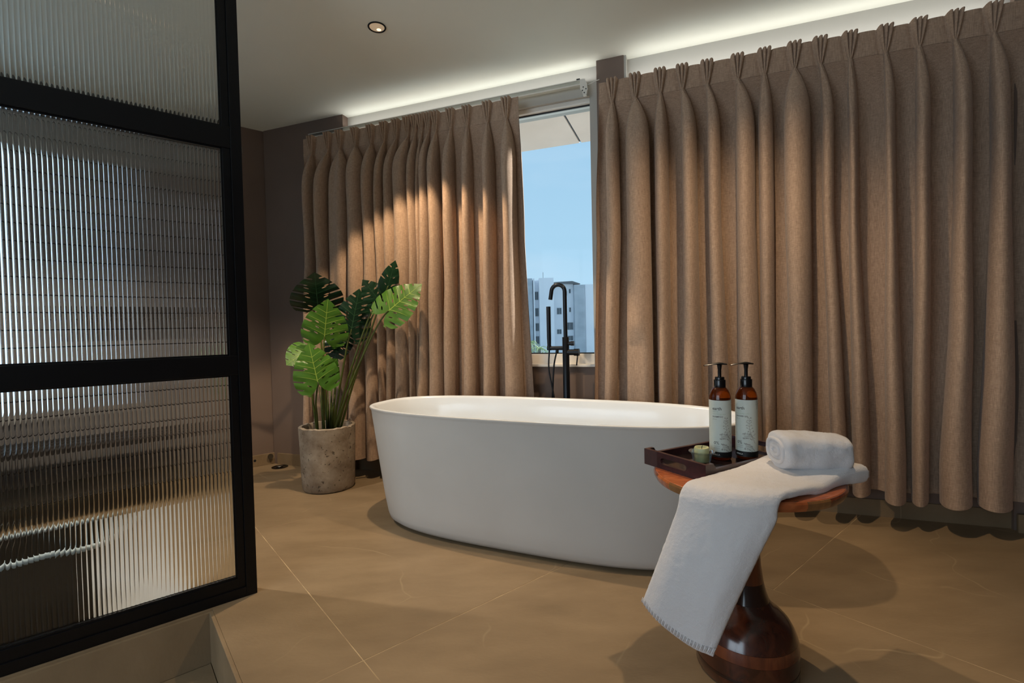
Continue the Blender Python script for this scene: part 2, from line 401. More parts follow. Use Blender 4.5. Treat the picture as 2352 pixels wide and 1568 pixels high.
# left wall
wl_ = struct('wall_left', G().box(W, UB-.1, uc+.1, VL-.12, VL, -.3, H), M['wall'])
struct('wall_right', G().box(W, UB-.1, ur+.4, V_R, V_R+.12, -.3, H), M['wall'])
# rear wall (u = UB) with two window openings
g = G()
for a, b, c_, d_ in ((VL-.12, -3.7, -.3, H), (-3.7, -2.3, -.3, .5), (-3.7, -2.3, 2.15, H), (-2.3, -1.6, -.3, H), (-1.6, .9, -.3, .5), (-1.6, .9, 2.3, H), (.9, V_R+.12, -.3, H)):
    g.box(W, UB-.12, UB, a, b, c_, d_)
struct('wall_rear', g, M['wall'])
g = G()
for a, b, z0_, z1_ in ((-3.7, -2.3, .5, 2.15), (-1.6, .9, .5, 2.3)):
    for q in ((a, b, z0_, z0_+.05), (a, b, z1_-.05, z1_), (a, a+.05, z0_, z1_), (b-.05, b, z0_, z1_), ((a+b)/2-.025, (a+b)/2+.025, z0_, z1_)):
        g.box(W, UB+.0, UB+.04, *q)
struct('window_2', g, M['upvc'])

# window wall: parapet, lintel, two pilasters, right pier
Z0, Z1 = .735, 2.29
g = G().box(S, s0-.05, s1+.1, -.2, 0, -.3, Z0)
struct('wall_back', g, M['wall'])
g = G().box(S, s0-.05, s1+.1, -.2, 0, Z1, H); struct('wall_lintel', g, M['white_wall'])
PL = (s0-.02, -2.205)
g = G().box(S, PL[0], PL[1], -.2, .055, 0, H); struct('wall_pilaster_left', g, M['wall'])
g = G().box(S, -.469, -.318, -.2, .055, 0, H); struct('wall_pilaster_middle', g, M['wall'])
g = G().box(S, -.318, -.305, -.2, .05, 0, H); struct('trim_1', g, M['white_wall'])
g = G().box(S, 1.36, s1+.1, -.2, .03, 0, H); struct('wall_pilaster_right', g, M['wall'])
g = G().box(S, -2.205, -2.13, -.2, 0, Z0, Z1).box(S, -.52, -.469, -.2, 0, Z0, Z1); struct('trim_2', g, M['white_wall'])
# sill ledge
g = G().box(S, -2.13, -.469, -.16, .022, .725, .742, .004); struct('trim_3', g, M['upvc'])
# window frame (the one seen in the gap runs behind the left curtain)
def window(name, sA, sB, mull):
    w = thing(name, 'white framed window behind the beige curtains, sky outside', None, S((sA+sB)/2, -.06, Z0), kind='structure')
    g = G()
    g.box(S, sA, sB, -.10, -.02, Z0, .80, .005).box(S, sA, sB, -.10, -.02, 2.262, Z1, .004)
    g.box(S, sA, sA+.05, -.10, -.02, .8, 2.262, .004).box(S, sB-.028, sB, -.10, -.02, .8, 2.262, .004)
    for q in mull: g.box(S, q-.03, q+.03, -.10, -.02, .8, 2.262, .004)
    g.o('window_frame', M['upvc'], w)
    G().box(S, sA+.045, sB-.024, -.063, -.057, .797, 2.265).o('pane', M['pane'], w)
    g = G().box(S, sA+.05, sB-.028, -.055, -.045, .8, .807).box(S, sA+.05, sB-.028, -.055, -.045, 2.255, 2.262).box(S, sB-.034, sB-.028, -.055, -.045, .8, 2.262)
    g.o('gasket', M['gasket'], w)
    return w
window('window_1', -2.13, -.494+.0, [-1.25])
window('window_3', -.305, 1.36, [.5])

# baseboards
g = G().box(W, .45, uc-.01, VL, VL+.012, 0, .082, .002); bl = struct('baseboard_left', g, M['tile'])
g = G().box(S, s0+.02, PL[1], .055, .067, 0, .082).box(S, PL[1], -.469, 0, .012, 0, .082).box(S, -.469, -.318, .055, .067, 0, .082).box(S, -.318, 1.36, 0, .012, 0, .082).box(S, 1.36, s1, .05, .062, 0, .082)
struct('baseboard_back', g, M['tile'])

# ------------------------------------------------------------------ floor: grout bed and stone tiles
US = .262                                    # edge of the sunken zone
def clip(poly, a, b, c):                     # keep a*u+b*v<=c
    out = []
    for i in range(len(poly)):
        P_, Q_ = poly[i], poly[(i+1) % len(poly)]; dp, dq = a*P_[0]+b*P_[1]-c, a*Q_[0]+b*Q_[1]-c
        if dp <= 0: out.append(P_)
        if (dp < 0 < dq) or (dq < 0 < dp):
            t = dp/(dp-dq); out.append((P_[0]+t*(Q_[0]-P_[0]), P_[1]+t*(Q_[1]-P_[1])))
    return out
def room_clip(poly):
    # window wall line in (u,v): through (uc,VL),(ur,V_R)
    dx, dy = ur-uc, V_R-VL
    poly = clip(poly, -1, 0, -UB); poly = clip(poly, 0, -1, -VL) if poly else poly; poly = clip(poly, 0, 1, V_R) if poly else poly
    if poly: poly = clip(poly, dy, -dx, dy*uc-dx*VL)
    return poly
VS = -1.975
fl = thing('floor', 'tan stone tiled bathroom floor with pale joints', None, (0, 0, 0), kind='structure')
g = G()
for zone in ([(UB, VL), (US-.002, VL), (US-.002, VS+.002-.004), (UB, VS-.002)], [(US-.002+.004, VL), (6, VL), (6, V_R), (US+.002, V_R)]):
    q = room_clip(zone)
    g.prism([W(a, b, -.30) for a, b in q], [W(a, b, -.0006) for a, b in q])
q = room_clip([(UB, VS), (US, VS), (US, V_R), (UB, V_R)])
g.prism([W(a, b, -.30) for a, b in q], [W(a, b, -.195) for a, b in q])
g.o('grout_bed', M['grout'], fl)
T = 1.258; J = .0016
rows = [(.549-T*k, .549-T*(k-1), -1.36) for k in (0, 1, 2, 3)]+[(1.807, 1.807+T, -.73), (1.807+T, 1.807+2*T, -1.36)]
def tiles(z0_, z1_, keep, rows_):
    for u0, u1, v0 in rows_:
        for k in range(-3, 4):
            a, b = v0+T*k, v0+T*(k+1)
            base = [(u0+J, a+J), (u1-J, a+J), (u1-J, b-J), (u0+J, b-J)]
            for q in keep(base):
                q = room_clip(q) if len(q) > 2 else q
                if len(q) < 3: continue
                ar = abs(sum(q[i][0]*q[(i+1) % len(q)][1]-q[(i+1) % len(q)][0]*q[i][1] for i in range(len(q))))/2
                if ar < .004: continue
                dz = rnd.uniform(-.0003, .0003)
                G().prism([W(x, y, z0_) for x, y in q], [W(x, y, z1_+dz) for x, y in q]).o('tile', M['tile'], fl)
def upper(b): 
    # shower zone behind the partition has its own floor
    return [clip(clip(b, -1, 0, -US), 0, 1, V_R), clip(clip(clip(b, 1, 0, US-.0), 0, 1, VS), -1, 0, -UB)]
tiles(-.012, 0.0, upper, rows)
tiles(-.195, -.18, lambda b: [clip(clip(b, 1, 0, US-.012), 0, -1, -(VS+.012))], [(US-.012-T*(k+1), US-.012-T*k, -1.963) for k in range(3)])
# riser facings of the step
g = G().box(W, UB, US, VS, VS+.012, -.18, -.006); g.o('riser', M['tile'], fl)
g = G().box(W, US-.012, US, VS+.012, V_R, -.18, -.001, .002); g.o('riser', M['tile'], fl)

# ------------------------------------------------------------------ left wall tiling seen through the reeded glass
G().box(W, -1.7, .72, VL, VL+.006, .0, H).o('grout_bed', M['subway_grout'], wl_)
tw = .30
for i in range(24):
    for k in range(8):
        u0 = -1.69+k*tw+(0 if i % 2 else 0)
        z0_ = .004+i*.101
        o = G().box(W, u0+.002, u0+tw-.002, VL+.004, VL+.013+rnd.uniform(0, .0008), z0_+.003, min(z0_+.098, H), .0012).o('tile', M['subway'], wl_)

# ------------------------------------------------------------------ shower side, blurred by the glass
g = G()
for q in ((-1.67, -.57, .48, .53), (-1.67, -.57, 2.07, 2.12), (-1.67, -1.62, .53, 2.07), (-.62, -.57, .53, 2.07)):
    g.box(W, q[0], q[1], VL+.010, VL+.035, q[2], q[3])
struct('window_4', g, M['upvc'])
g = G().box(W, -.655, .22, -3.30, -2.09, 0.0, .022, .006)
tag(g.o('shower_mat', M['bath_floor']), 'white low shower base behind the ribbed glass', 'shower base')
bn = thing('bench', 'dark low bench against the tiled wall behind the ribbed glass', 'bench', W(-.35, -3.65, 0))
for k in range(4): G().box(W, -1.25, .32, -3.83+k*.1, -3.745+k*.1, .36, .385, .004).o('slat', M['bench'], bn)
for u_ in (-1.2, -.45, .25):
    for v_ in (-3.82, -3.50): G().box(W, u_, u_+.045, v_, v_+.045, 0, .36, .003).o('leg', M['bench'], bn)
G().box(W, -1.2, .29, -3.8, -3.46, .12, .14, .003).o('lower_shelf', M['bench'], bn)
sh = thing('wall_shelf', 'dark small shelf on the tiled wall behind the ribbed glass', 'shelf', W(.3, VL+.013, 1.07))
G().box(W, -.02, .33, VL+.014, VL+.11, 1.07, 1.085, .003).o('board', M['bench'], sh)
G().box(W, -.02, .33, VL+.1, VL+.108, 1.085, 1.15, .002).o('front_rail', M['bench'], sh)
G().box(W, -.02, -.01, VL+.014, VL+.1, 1.085, 1.15, .002).o('end_panel', M['bench'], sh)
G().box(W, .32, .33, VL+.014, VL+.1, 1.085, 1.15, .002).o('end_panel', M['bench'], sh)
bi = thing('waste_bin', 'dark rectangular bin with pale liner just behind the ribbed glass', 'bin', W(-.35, -2.26, .0))
zb = .022
g = G()
for q in ((-.62, -.05, -2.12, -2.11), (-.62, -.05, -2.40, -2.39), (-.62, -.61, -2.40, -2.11), (-.06, -.05, -2.40, -2.11)):
    g.box(W, *q, zb, .272, .003)
g.box(W, -.62, -.05, -2.40, -2.11, zb, zb+.01)
g.o('body', M['bin'], bi)
g = G()
loop = [(-.624, -2.106), (-.046, -2.106), (-.046, -2.404), (-.624, -2.404), (-.624, -2.106)]
pts = []
for (a, b), (c_, d_) in zip(loop[:-1], loop[1:]):
    for k in range(12): t = k/12; pts.append(W(a+(c_-a)*t, b+(d_-b)*t, .275+.006*math.sin(k*2.1)))
g.tube(pts+[pts[0]], .009, 8); g.o('liner', M['liner'], bi, smooth=True)
# arched metal handles over the bin
for v_ in (-2.16, -2.34):
    g = G().tube([W(-.45+.12*(1-math.cos(PI*k/14)), v_, .262+.075*math.sin(PI*k/14)) for k in range(15)], .005, 8)
    g.o('handle', M['bench'], bi, smooth=True)

# ------------------------------------------------------------------ glass partition
pt = thing('glass_partition', 'black metal framed partition with three stacked ribbed glass panes', 'partition', W(-.1, VP-.02, 0))
UL = -.66
D0, D1 = VP-.052, VP
def member(name, u0, u1, z0_, z1_, d0=D0, d1=D1, c=.002, label=None):
    o = G().box(W, u0, u1, d0, d1, z0_, z1_, c).o(name, M['black'], pt)
    if label: o['label'] = label
member('jamb', .371, .407, 0, H)
member('jamb', UL-.05, UL, 0, H)
member('stile', .345, .371, .034, H-.02, D0+.008, D1-.006)
member('stile', UL, UL+.026, .034, H-.02, D0+.008, D1-.006)
member('bottom_rail', UL, .371, 0, .036)
member('bottom_rail', UL+.02, .346, .034, .073, D0+.008, D1-.006)
member('cross_rail', UL+.02, .372, .811, .882, D0+.004, D1-.002)
member('cross_rail', UL+.02, .372, 1.624, 1.700, D0+.004, D1-.002)
member('top_rail', UL, .371, H-.05, H)
# thin glazing beads
for z0_, z1_ in ((.073, .811), (.882, 1.624), (1.700, 2.40)):
    g = G()
    for q in ((UL+.026, .345, z0_, z0_+.005), (UL+.026, .345, z1_-.005, z1_), (.340, .345, z0_, z1_), (UL+.026, UL+.031, z0_, z1_)):
        g.box(W, q[0], q[1], VP-.016, VP-.010, q[2], q[3])
    g.o('glazing_bead', M['black'], pt)
    # the reeded pane: convex flutes towards the room, flat behind
    P_ = .0116; n_ = int((.343-(UL+.028))/P_); K = 12; prof = []
    for i in range(n_):
        for k in range(K):
            t = k/K; prof.append((.343-(i+t)*P_, VP-.024+.0028*math.sqrt(max(0, 1-(2*t-1)**2*.92))))
    prof.append((.343-n_*P_, VP-.024+.0028*math.sqrt(.08)))
    n = len(prof); V = [W(u, v, z) for z in (z0_+.002, z1_-.002) for u, v in prof]+[W(prof[0][0], VP-.030, z0_+.002), W(prof[-1][0], VP-.030, z0_+.002), W(prof[0][0], VP-.030, z1_-.002), W(prof[-1][0], VP-.030, z1_-.002)]
    Fc = [(i, i+1, n+i+1, n+i) for i in range(n-1)]
    b0, b1, b2, b3 = 2*n, 2*n+1, 2*n+2, 2*n+3
    Fc += [(b0, b2, b3, b1), (b0, 0, n, b2), (n-1, b1, b3, 2*n-1), tuple(range(n))+(b1, b0), tuple(range(2*n-1, n-1, -1))+(b2, b3)]
    po = obj('glass_pane', V, Fc, M['reeded'], pt, smooth=True, autos=50)
# stub of wall carrying the partition out of view
struct('wall_side', G().box(W, UB, UL-.05, VP-.09, VP, 0, H), M['wall'])
# small hinge / lock plate on jamb
G().box(W, .407, .410, VP-.03, VP-.008, 1.615, 1.64, .001).o('latch_plate', M['steel'], pt, label='small steel latch plate')

# ------------------------------------------------------------------ curtains
def curtain(name, label, pin, mid, bot, edgeL, edgeR, zt, zh, seed, depth, lean=0):
    """pin: pinch positions; mid/bot: (left,right) of each fold at z 1.45 and .5; edges: s of free edges at top, mid, bottom"""
    rn = random.Random(seed)
    c = thing(name, label, 'curtain', S((edgeL[0]+edgeR[0])/2, .13, zh), 'linen curtains on the window wall')
    NJ, NV = 22, 7
    hp = .115; zp = zt-hp
    levels = [zt-hp*k/7 for k in range(8)]
    nb = 46
    levels += [zp-(zp-zh)*((k/nb)**1.25) for k in range(1, nb+1)]
    N = len(pin); amp = [rn.uniform(.85, 1.12) for _ in range(N)]; sk = [rn.uniform(-.3, .3) for _ in range(N)]
    hj = [rn.uniform(-.008, .008) for _ in range(N+1)]
    rowsv = []
    def lerp(a, b, t): return a+(b-a)*t
    def piece(a, z):     # a = (top, mid, bottom)
        return lerp(a[0], a[1], sm(zt, 1.55, z)) if z > 1.45 else lerp(a[1], a[2], min(1.25, (1.45-z)/.95))
    for li, z in enumerate(levels):
        row = []
        h = (zt-z)/hp
        f = (1-(1-min(1, (zp-z)/.26))**2.6) if z < zp else 0
        lob = []
        for i in range(N):
            ml, mr = mid[i]; bl_, br_ = bot[i]
            t = min(1.2, max(0, (1.45-z)/.95))
            l_, r_ = lerp(ml, bl_, t), lerp(mr, br_, t)
            pts = []
            for j in range(NJ+1):
                q = j/NJ
                # top: three fanned fingers
                fan = .050*(1-min(1, h))**.8+.012; xt = pin[i]+(q-.5)*fan
                dt = .116+(.038*(1-.35*min(1, h)))*abs(math.sin(3*PI*q))**.55 - .006*min(1, h)
                # lobe
                ph = R_(-50)+q*R_(280)
                xm = (l_+r_)/2-math.cos(ph)*(r_-l_)/2*1.0+sk[i]*.006*math.sin(2*ph)
                wd = (r_-l_)
                D = amp[i]*min(depth, .065+1.0*wd)
                pr3 = (math.sin(ph)+.766)/1.766; bd = .068 if (lean == 0 or i < 2) else .042; D_ = D+.068-bd; dm = bd+D_*pr3; xm += lean*min(1, max(0, (pin[i]+.35)/1.2))*D*(1-pr3)
                if wd > .13: dm -= .035*math.exp(-((q-.45)/.13)**2)     # broad folds carry a shallow dip
                dm += .006*math.sin(7*z+i*1.7)*math.sin(PI*q)
                # crease under the pinch fading downwards
                fade = max(0, 1-(zp-z)/.30)
                dm -= .030*fade*math.exp(-((q-.5)/.10)**2)+.016*fade*math.exp(-((q-.25)/.06)**2)+.016*fade*math.exp(-((q-.78)/.06)**2)
                x_, d_ = lerp(xt, xm, f), lerp(dt, dm, f)
                if .4 < f < 1: pass
                pts.append((x_, d_))
            lob.append(pts)
        eL, eR = piece(edgeL, z), piece(edgeR, z)
        def valley(a, b, k):
            xa, da = a; xb, db = b; out = []
            for m_ in range(1, NV):
                q = m_/NV
                dd = lerp(da, db, q)
                dv = .122 if f == 0 else lerp(.122, .080 if (lean == 0 or k < 2) else .046, f)
                mixw = math.sin(PI*q)**.4
                out.append((lerp(xa, xb, q), lerp(dd, dv-.018*f*math.sin(PI*q), mixw)+.004*math.sin(5*z+k)*f*math.sin(PI*q)))
            return out
        row += [(eL, .122-.01*f)]+valley((eL, .122-.01*f), lob[0][0], 0)
        for i in range(N):
            row += lob[i]
            if i < N-1: row += valley(lob[i][-1], lob[i+1][0], i+1)
        row += valley(lob[-1][-1], (eR, .125-.01*f), N)+[(eR, .125-.01*f)]
        # gentle hem flare and unevenness
        fl_ = sm(.6, 0, z-zh)
        zz = []
        for (x_, d_) in row:
            sag = 0 if li > 7 else (-.003*math.sin(x_*9)+max(0, d_-.125)*.16)*(1-h)
            dz = (.006*math.sin(x_*17+1)+.02*(d_-.12)*-2.2)*fl_ if li > 8 else 0
            zz.append(S(x_, d_+.012*fl_*math.sin(x_*23), z+dz+sag))
        rowsv.append(zz)
    ncol = len(rowsv[0])
    def part(nm, a, b):
        V = [q for rw in rowsv[a:b+1] for q in rw]
        F = [(i*ncol+k, i*ncol+k+1, (i+1)*ncol+k+1, (i+1)*ncol+k) for i in range(b-a) for k in range(ncol-1)]
        o = obj(nm, V, F, M['linen'], c, smooth=True)
        md = o.modifiers.new('thickness', 'SOLIDIFY'); md.thickness = .002; md.offset = -1; md.use_rim = False
        return o
    hz_ = next(i for i, z in enumerate(levels) if z-zh < .11)
    part('heading', 0, 7); part('cloth', 7, hz_); part('hem', hz_, len(levels)-1)
    # stitched seam lines at heading and hem
    for li, rad in ((7, .0004), (hz_, .0006)):
        g = G().tube([q+(S(0, .0022)-S(0, 0)) for q in rowsv[li]], rad, 4, cap=False); g.o('seam', M['linen'], c, smooth=True)
    return c
pinR = [-0.373, -0.253, -0.125, -0.015, 0.104, 0.245, 0.365, 0.494, 0.601, 0.721, 0.858, 0.982, 1.111, 1.243, 1.385, 1.52, 1.65]
midR = [(-.412, -.345), (-.306, -.188), (-.162, -.097), (-.029, .04), (.095, .150), (.222, .305), (.326, .388), (.424, .532), (.596, .641), (.702, .739), (.837, .875), (.951, 1.005), (1.08, 1.143), (1.211, 1.278), (1.325, 1.40), (1.48, 1.55), (1.61, 1.68)]
botR = [(-.446, -.387), (-.322, -.184), (-.16, -.101), (-.036, .046), (.102, .180), (.218, .323), (.331, .386), (.444, .531), (.615, .676), (.704, .767), (.816, .887), (.929, .994), (1.03, 1.129), (1.166, 1.283), (1.329, 1.41), (1.48, 1.56), (1.61, 1.69)]
curtain('curtain', 'wide beige linen curtain right of the window gap, behind the table', pinR, midR, botR, (-.446, -.475, -.505), (1.74, 1.75, 1.75), 2.290, .132, 3, .150, .42)
pinL = [-2.41, -2.271, -2.175, -2.05, -1.928, -1.825, -1.735, -1.652, -1.598, -1.553, -1.503, -1.452, -1.348, -1.238, -1.106, -.986]
midL = [(-2.464, -2.404), (-2.36, -2.284), (-2.262, -2.12), (-2.103, -1.99), (-1.98, -1.905), (-1.89, -1.842), (-1.834, -1.764), (-1.753, -1.66), (-1.648, -1.606), (-1.598, -1.573), (-1.565, -1.522), (-1.512, -1.451), (-1.401, -1.347), (-1.278, -1.229), (-1.141, -1.083), (-1.015, -.945)]
botL = [(-2.511, -2.443), (-2.41, -2.332), (-2.315, -2.15), (-2.128, -2.02), (-2.003, -1.915), (-1.900, -1.860), (-1.849, -1.79), (-1.777, -1.69), (-1.677, -1.640), (-1.629, -1.614), (-1.605, -1.552), (-1.54, -1.45), (-1.426, -1.36), (-1.29, -1.218), (-1.164, -1.091), (-1.027, -.927)]
curtain('curtain', 'gathered beige linen curtain left of the window gap, behind the plant', pinL, midL, botL, (-2.485, -2.52, -2.56), (-.911, -.895, -.855), 2.300, .132, 5, .135)

# curtain track, bracket and cord
tk = thing('curtain_track', 'cream metal curtain track above the window gap', 'curtain rail', S(-.75, .06, 2.35))
G().box(S, -2.5, -.552, .03, .055, 2.333, 2.362, .003).o('rail', M['track'], tk)
G().box(S, -2.5, -.552, .055, .06, 2.333, 2.339).box(S, -2.5, -.552, .055, .059, 2.358, 2.362).o('lip', M['upvc'], tk)
G().box(S, -.582, -.562, .045, .062, 2.362, 2.368, .001).o('end_stop', M['gasket'], tk)
tk2 = thing('curtain_track', 'cream metal curtain track hidden along the top of the right curtain', 'curtain rail', S(.6, .06, 2.35))
G().box(S, -.30, 1.34, .06, .078, 2.262, 2.282, .003).o('rail', M['track'], tk2)
br = thing('track_bracket', 'white end bracket with dark screw holes closing the curtain track', 'bracket', S(-.54, .05, 2.30))
q_ = [(-.562, 2.362), (-.535, 2.362), (-.522, 2.33), (-.519, 2.30), (-.526, 2.268), (-.545, 2.268), (-.551, 2.30), (-.562, 2.31)]
G().prism([S(a, .045, z) for a, z in q_], [S(a, .062, z) for a, z in q_]).o('plate', M['upvc'], br)
for a, z in ((-.543, 2.315), (-.528, 2.303), (-.538, 2.283), (-.548, 2.297)):
    G().tube([S(a, .0615, z), S(a, .0635, z)], .0035, 10).o('screw_hole', M['gasket'], br)
g = G().tube([S(-.52, .055, 2.326), S(-.495, .057, 2.331), S(-.466, .06, 2.338), S(-.45, .08, 2.33)], .0022, 6)
tag(g.o('pull_cord', M['upvc'], smooth=True), 'thin white cord running from the track bracket to the right curtain', 'cord')

# ------------------------------------------------------------------ bathtub
TC = Vector((.105, 2.325, 0)); TA = R_(114); tu = Vector((math.sin(TA), math.cos(TA), 0)); tv = Vector((math.cos(TA), -math.sin(TA), 0))
tb = thing('bathtub', 'white oval freestanding bathtub in front of the window', 'bathtub', TC)
def ring(a, b, n, z, N=128):
    out = []
    for k in range(N):
        t = 2*PI*k/N; c, s = math.cos(t), math.sin(t)
        out.append(TC+tu*(a*math.copysign(abs(c)**(2/n), c))+tv*(b*math.copysign(abs(s)**(2/n), s))+Vector((0, 0, z)))
    return out
def loft(rings, name, m, cap0=False, cap1=False):
    N = len(rings[0]); V = [q for r_ in rings for q in r_]
    F = [(i*N+k, i*N+(k+1) % N, (i+1)*N+(k+1) % N, (i+1)*N+k) for i in range(len(rings)-1) for k in range(N)]
    if cap0: F.append(tuple(range(N))[::-1])
    if cap1: F.append(tuple(range((len(rings)-1)*N, len(rings)*N)))
    return obj(name, V, F, m, tb, smooth=True, autos=60)
ZR = .575
BA, BB = .785, .331
R_out = [ring(.65, .25, 2.8, .006), ring(.72, .285, 2.9, .007), ring(.755, .309, 3.1, .013), ring(.775, .323, 3.2, .030), ring(BA, BB, 3.15, .056)]
for k in range(1, 9):
    t = k/8; R_out.append(ring(BA+(.894-BA)*(t**.95), BB+.011*t, 3.2-.4*t, .056+(ZR-.020-.056)*t))
R_out += [ring(.902, .343, 2.8, ZR-.010), ring(.905, .345, 2.8, ZR-.004), ring(.902, .343, 2.8, ZR)]
loft(R_out, 'outer_shell', M['tub_out'], cap0=True)
R_in = [ring(.902, .343, 2.8, ZR), ring(.895, .336, 2.8, ZR+.0015), ring(.884, .327, 2.8, ZR), ring(.876, .320, 2.8, ZR-.012), ring(.855, .307, 2.9, .50), ring(.80, .285, 3, .34), ring(.72, .26, 3, .22), ring(.64, .23, 2.8, .165), ring(.50, .17, 2.6, .145)]
loft(R_in, 'basin', M['tub_in'], cap1=True)
G().lathe(TC+Vector((0, 0, 0)), [(.034, .146), (.034, .149), (.028, .151), (.001, .151)], 24).o('drain_cover', M['steel'], tb, smooth=True)
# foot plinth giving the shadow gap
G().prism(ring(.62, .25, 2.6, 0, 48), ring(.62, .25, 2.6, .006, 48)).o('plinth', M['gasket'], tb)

# ------------------------------------------------------------------ floor standing bath filler
fa = thing('bath_faucet', 'black floor-standing bath faucet with hand shower behind the tub', 'faucet', S(-.660, .135, 0))
FS, FD = -.6575, .135
G().lathe(S(FS, FD), [(.045, 0), (.045, .008), (.04, .012)], 32).o('base_plate', M['faucet'], fa, smooth=True, autos=40)
G().lathe(S(FS, FD), [(.0195, .012), (.0195, .903), (.0185, .9045), (.012, .905)], 32).o('column', M['faucet'], fa, smooth=True, autos=40)
rad = .0385
pts = [S(FS, FD, .90), S(FS, FD, 1.0), S(FS, FD, 1.10), S(FS, FD, 1.155)]
pts += [S(FS-rad+rad*math.cos(PI*k/14), FD, 1.163+rad*1.0*math.sin(PI*k/14)) for k in range(0, 14)]
pts += [S(FS-2*rad-.002, FD+.004, 1.145), S(FS-2*rad-.006, FD+.006, 1.118)]
G().tube(pts, .0118, 20).o('spout', M['faucet'], fa, smooth=True, autos=60)
G().tube([S(FS, FD, .842), S(FS-.108, FD, .842)], .0115, 16).tube([S(FS-.097, FD, .83), S(FS-.097, FD, .856)], .013, 14).o('diverter_arm', M['faucet'], fa, smooth=True, autos=60)
G().tube([S(FS, FD, .868), S(FS+.047, FD, .868)], .0115, 16).tube([S(FS+.03, FD, .868), S(FS+.049, FD, .868)], .0135, 16).o('diverter_knob', M['faucet'], fa, smooth=True, autos=60)
G().tube([S(FS, FD, .818), S(FS+.052, FD, .818)], .017, 20).tube([S(FS+.048, FD, .818), S(FS+.077, FD, .818)], .0205, 20).o('mixer_body', M['faucet'], fa, smooth=True, autos=60)
G().tube([S(FS+.069, FD+.006, .806), S(FS+.064, FD+.016, .745)], [.0045, .0038], 10).o('lever', M['faucet'], fa, smooth=True)
hs = G().tube([S(FS-.097, FD, .856), S(FS-.097, FD, .90), S(FS-.097, FD, 1.08)], [.011, .0125, .0128], 16).o('hand_shower', M['faucet'], fa, smooth=True, autos=60)
g = G()
for i in range(9):
    for j in range(3): g.add(*(lambda c_: ([c_+Vector(v)*.0016 for v in ((1, 0, 0), (0, 1, 0), (-1, 0, 0), (0, -1, 0), (0, 0, 1), (0, 0, -1))], [(0, 1, 4), (1, 2, 4), (2, 3, 4), (3, 0, 4), (1, 0, 5), (2, 1, 5), (3, 2, 5), (0, 3, 5)]))(S(FS-.097+(j-1)*.005, FD+.0125, 1.005+i*.008)))
g.o('spray_nozzles', M['steel'], hs)
P1 = cat([S(FS-.097, FD, .83), S(FS-.098, FD+.012, .72), S(FS-.072, FD+.02, .58), S(FS-.06, FD+.018, .42), S(FS-.09, FD, .22), S(FS-.05, FD-.015, .10), S(FS-.015, FD-.01, .20)], 10)
P2 = cat([S(FS-.050, FD, .836), S(FS-.070, FD+.006, .74), S(FS-.078, FD+.012, .60), S(FS-.088, FD+.01, .45), S(FS-.075, FD+.01, .3), S(FS-.04, FD, .16)], 10)
G().tube(P1, .0045, 8).o('hose', M['hose'], fa, smooth=True)
G().tube(P2, .0048, 8).tube([S(FS-.050, FD, .842), S(FS-.051, FD, .812)], .009, 12).o('hose', M['hose'], fa, smooth=True)

# ------------------------------------------------------------------ round wooden table
TB = Vector((.634, 1.34, 0)); ZT = .542
tt = thing('side_table', 'round turned wooden pedestal table carrying tray and towels', 'table', TB)
RT = .240
G().lathe(TB, [(RT-.004, ZT-.002), (RT-.006, ZT), (.002, ZT)], 96, cap=False).o('tabletop', M['wood_top'], tt, smooth=True, autos=40)
nb_ = 22                                            # rim built of edge blocks
for k in range(nb_):
    a0, a1 = 2*PI*k/nb_, 2*PI*(k+1)/nb_-.002; g = G(); ring_ = []
    pr_ = [(RT-.05, ZT-.0285), (RT-.018, ZT-.029), (RT-.006, ZT-.024), (RT-.0005, ZT-.014), (RT, ZT-.006), (RT-.003, ZT-.0015), (RT-.05, ZT-.0015)]
    V = []; m_ = 5
    for i in range(m_+1):
        a = a0+(a1-a0)*i/m_; V += [TB+Vector((q[0]*math.cos(a), q[0]*math.sin(a), q[1])) for q in pr_]
    n = len(pr_); F = [(i*n+j, i*n+(j+1) % n, (i+1)*n+(j+1) % n, (i+1)*n+j) for i in range(m_) for j in range(n)]+[tuple(range(n))[::-1], tuple(range(m_*n, (m_+1)*n))]
    g.add(V, F); g.o('rim_block', M[('wood_neck', 'wood_rim_pale', 'wood_neck', 'wood_top', 'wood_neck')[(k*3) % 5]], tt, smooth=True, autos=35)
G().lathe(TB, [(.01, ZT-.001), (.20, ZT-.002), (.20, ZT-.027), (.05, ZT-.034)], 64).o('underside', M['wood_neck'], tt)
G().lathe(TB, [(.075, ZT-.028), (.055, .50), (.042, .455), (.038, .40), (.0375, .34), (.040, .29), (.046, .245)], 64).o('neck', M['wood_neck'], tt, smooth=True, autos=60)
G().lathe(TB, [(.046, .2455), (.052, .218), (.060, .195)], 64, cap=False).o('dark_collar', M['wood_ring'], tt, smooth=True)
G().lathe(TB, [(.060, .1955), (.068, .182), (.080, .171), (.096, .158), (.110, .143), (.121, .124), (.1275, .106)], 64, cap=False).o('shoulder', M['wood_dark'], tt, smooth=True)
G().lathe(TB, [(.1275, .1055), (.1305, .092), (.131, .076)], 64, cap=False).o('upper_ring', M['wood_neck'], tt, smooth=True)
G().lathe(TB, [(.131, .0755), (.131, .030), (.1305, .006), (.126, 0.0)], 64).o('foot', M['wood_dark'], tt, smooth=True, autos=50)
G().lathe(TB, [(.1315, .034), (.1318, .030), (.1315, .026)], 64, cap=False).o('foot_groove', M['wood_ring'], tt, smooth=True)

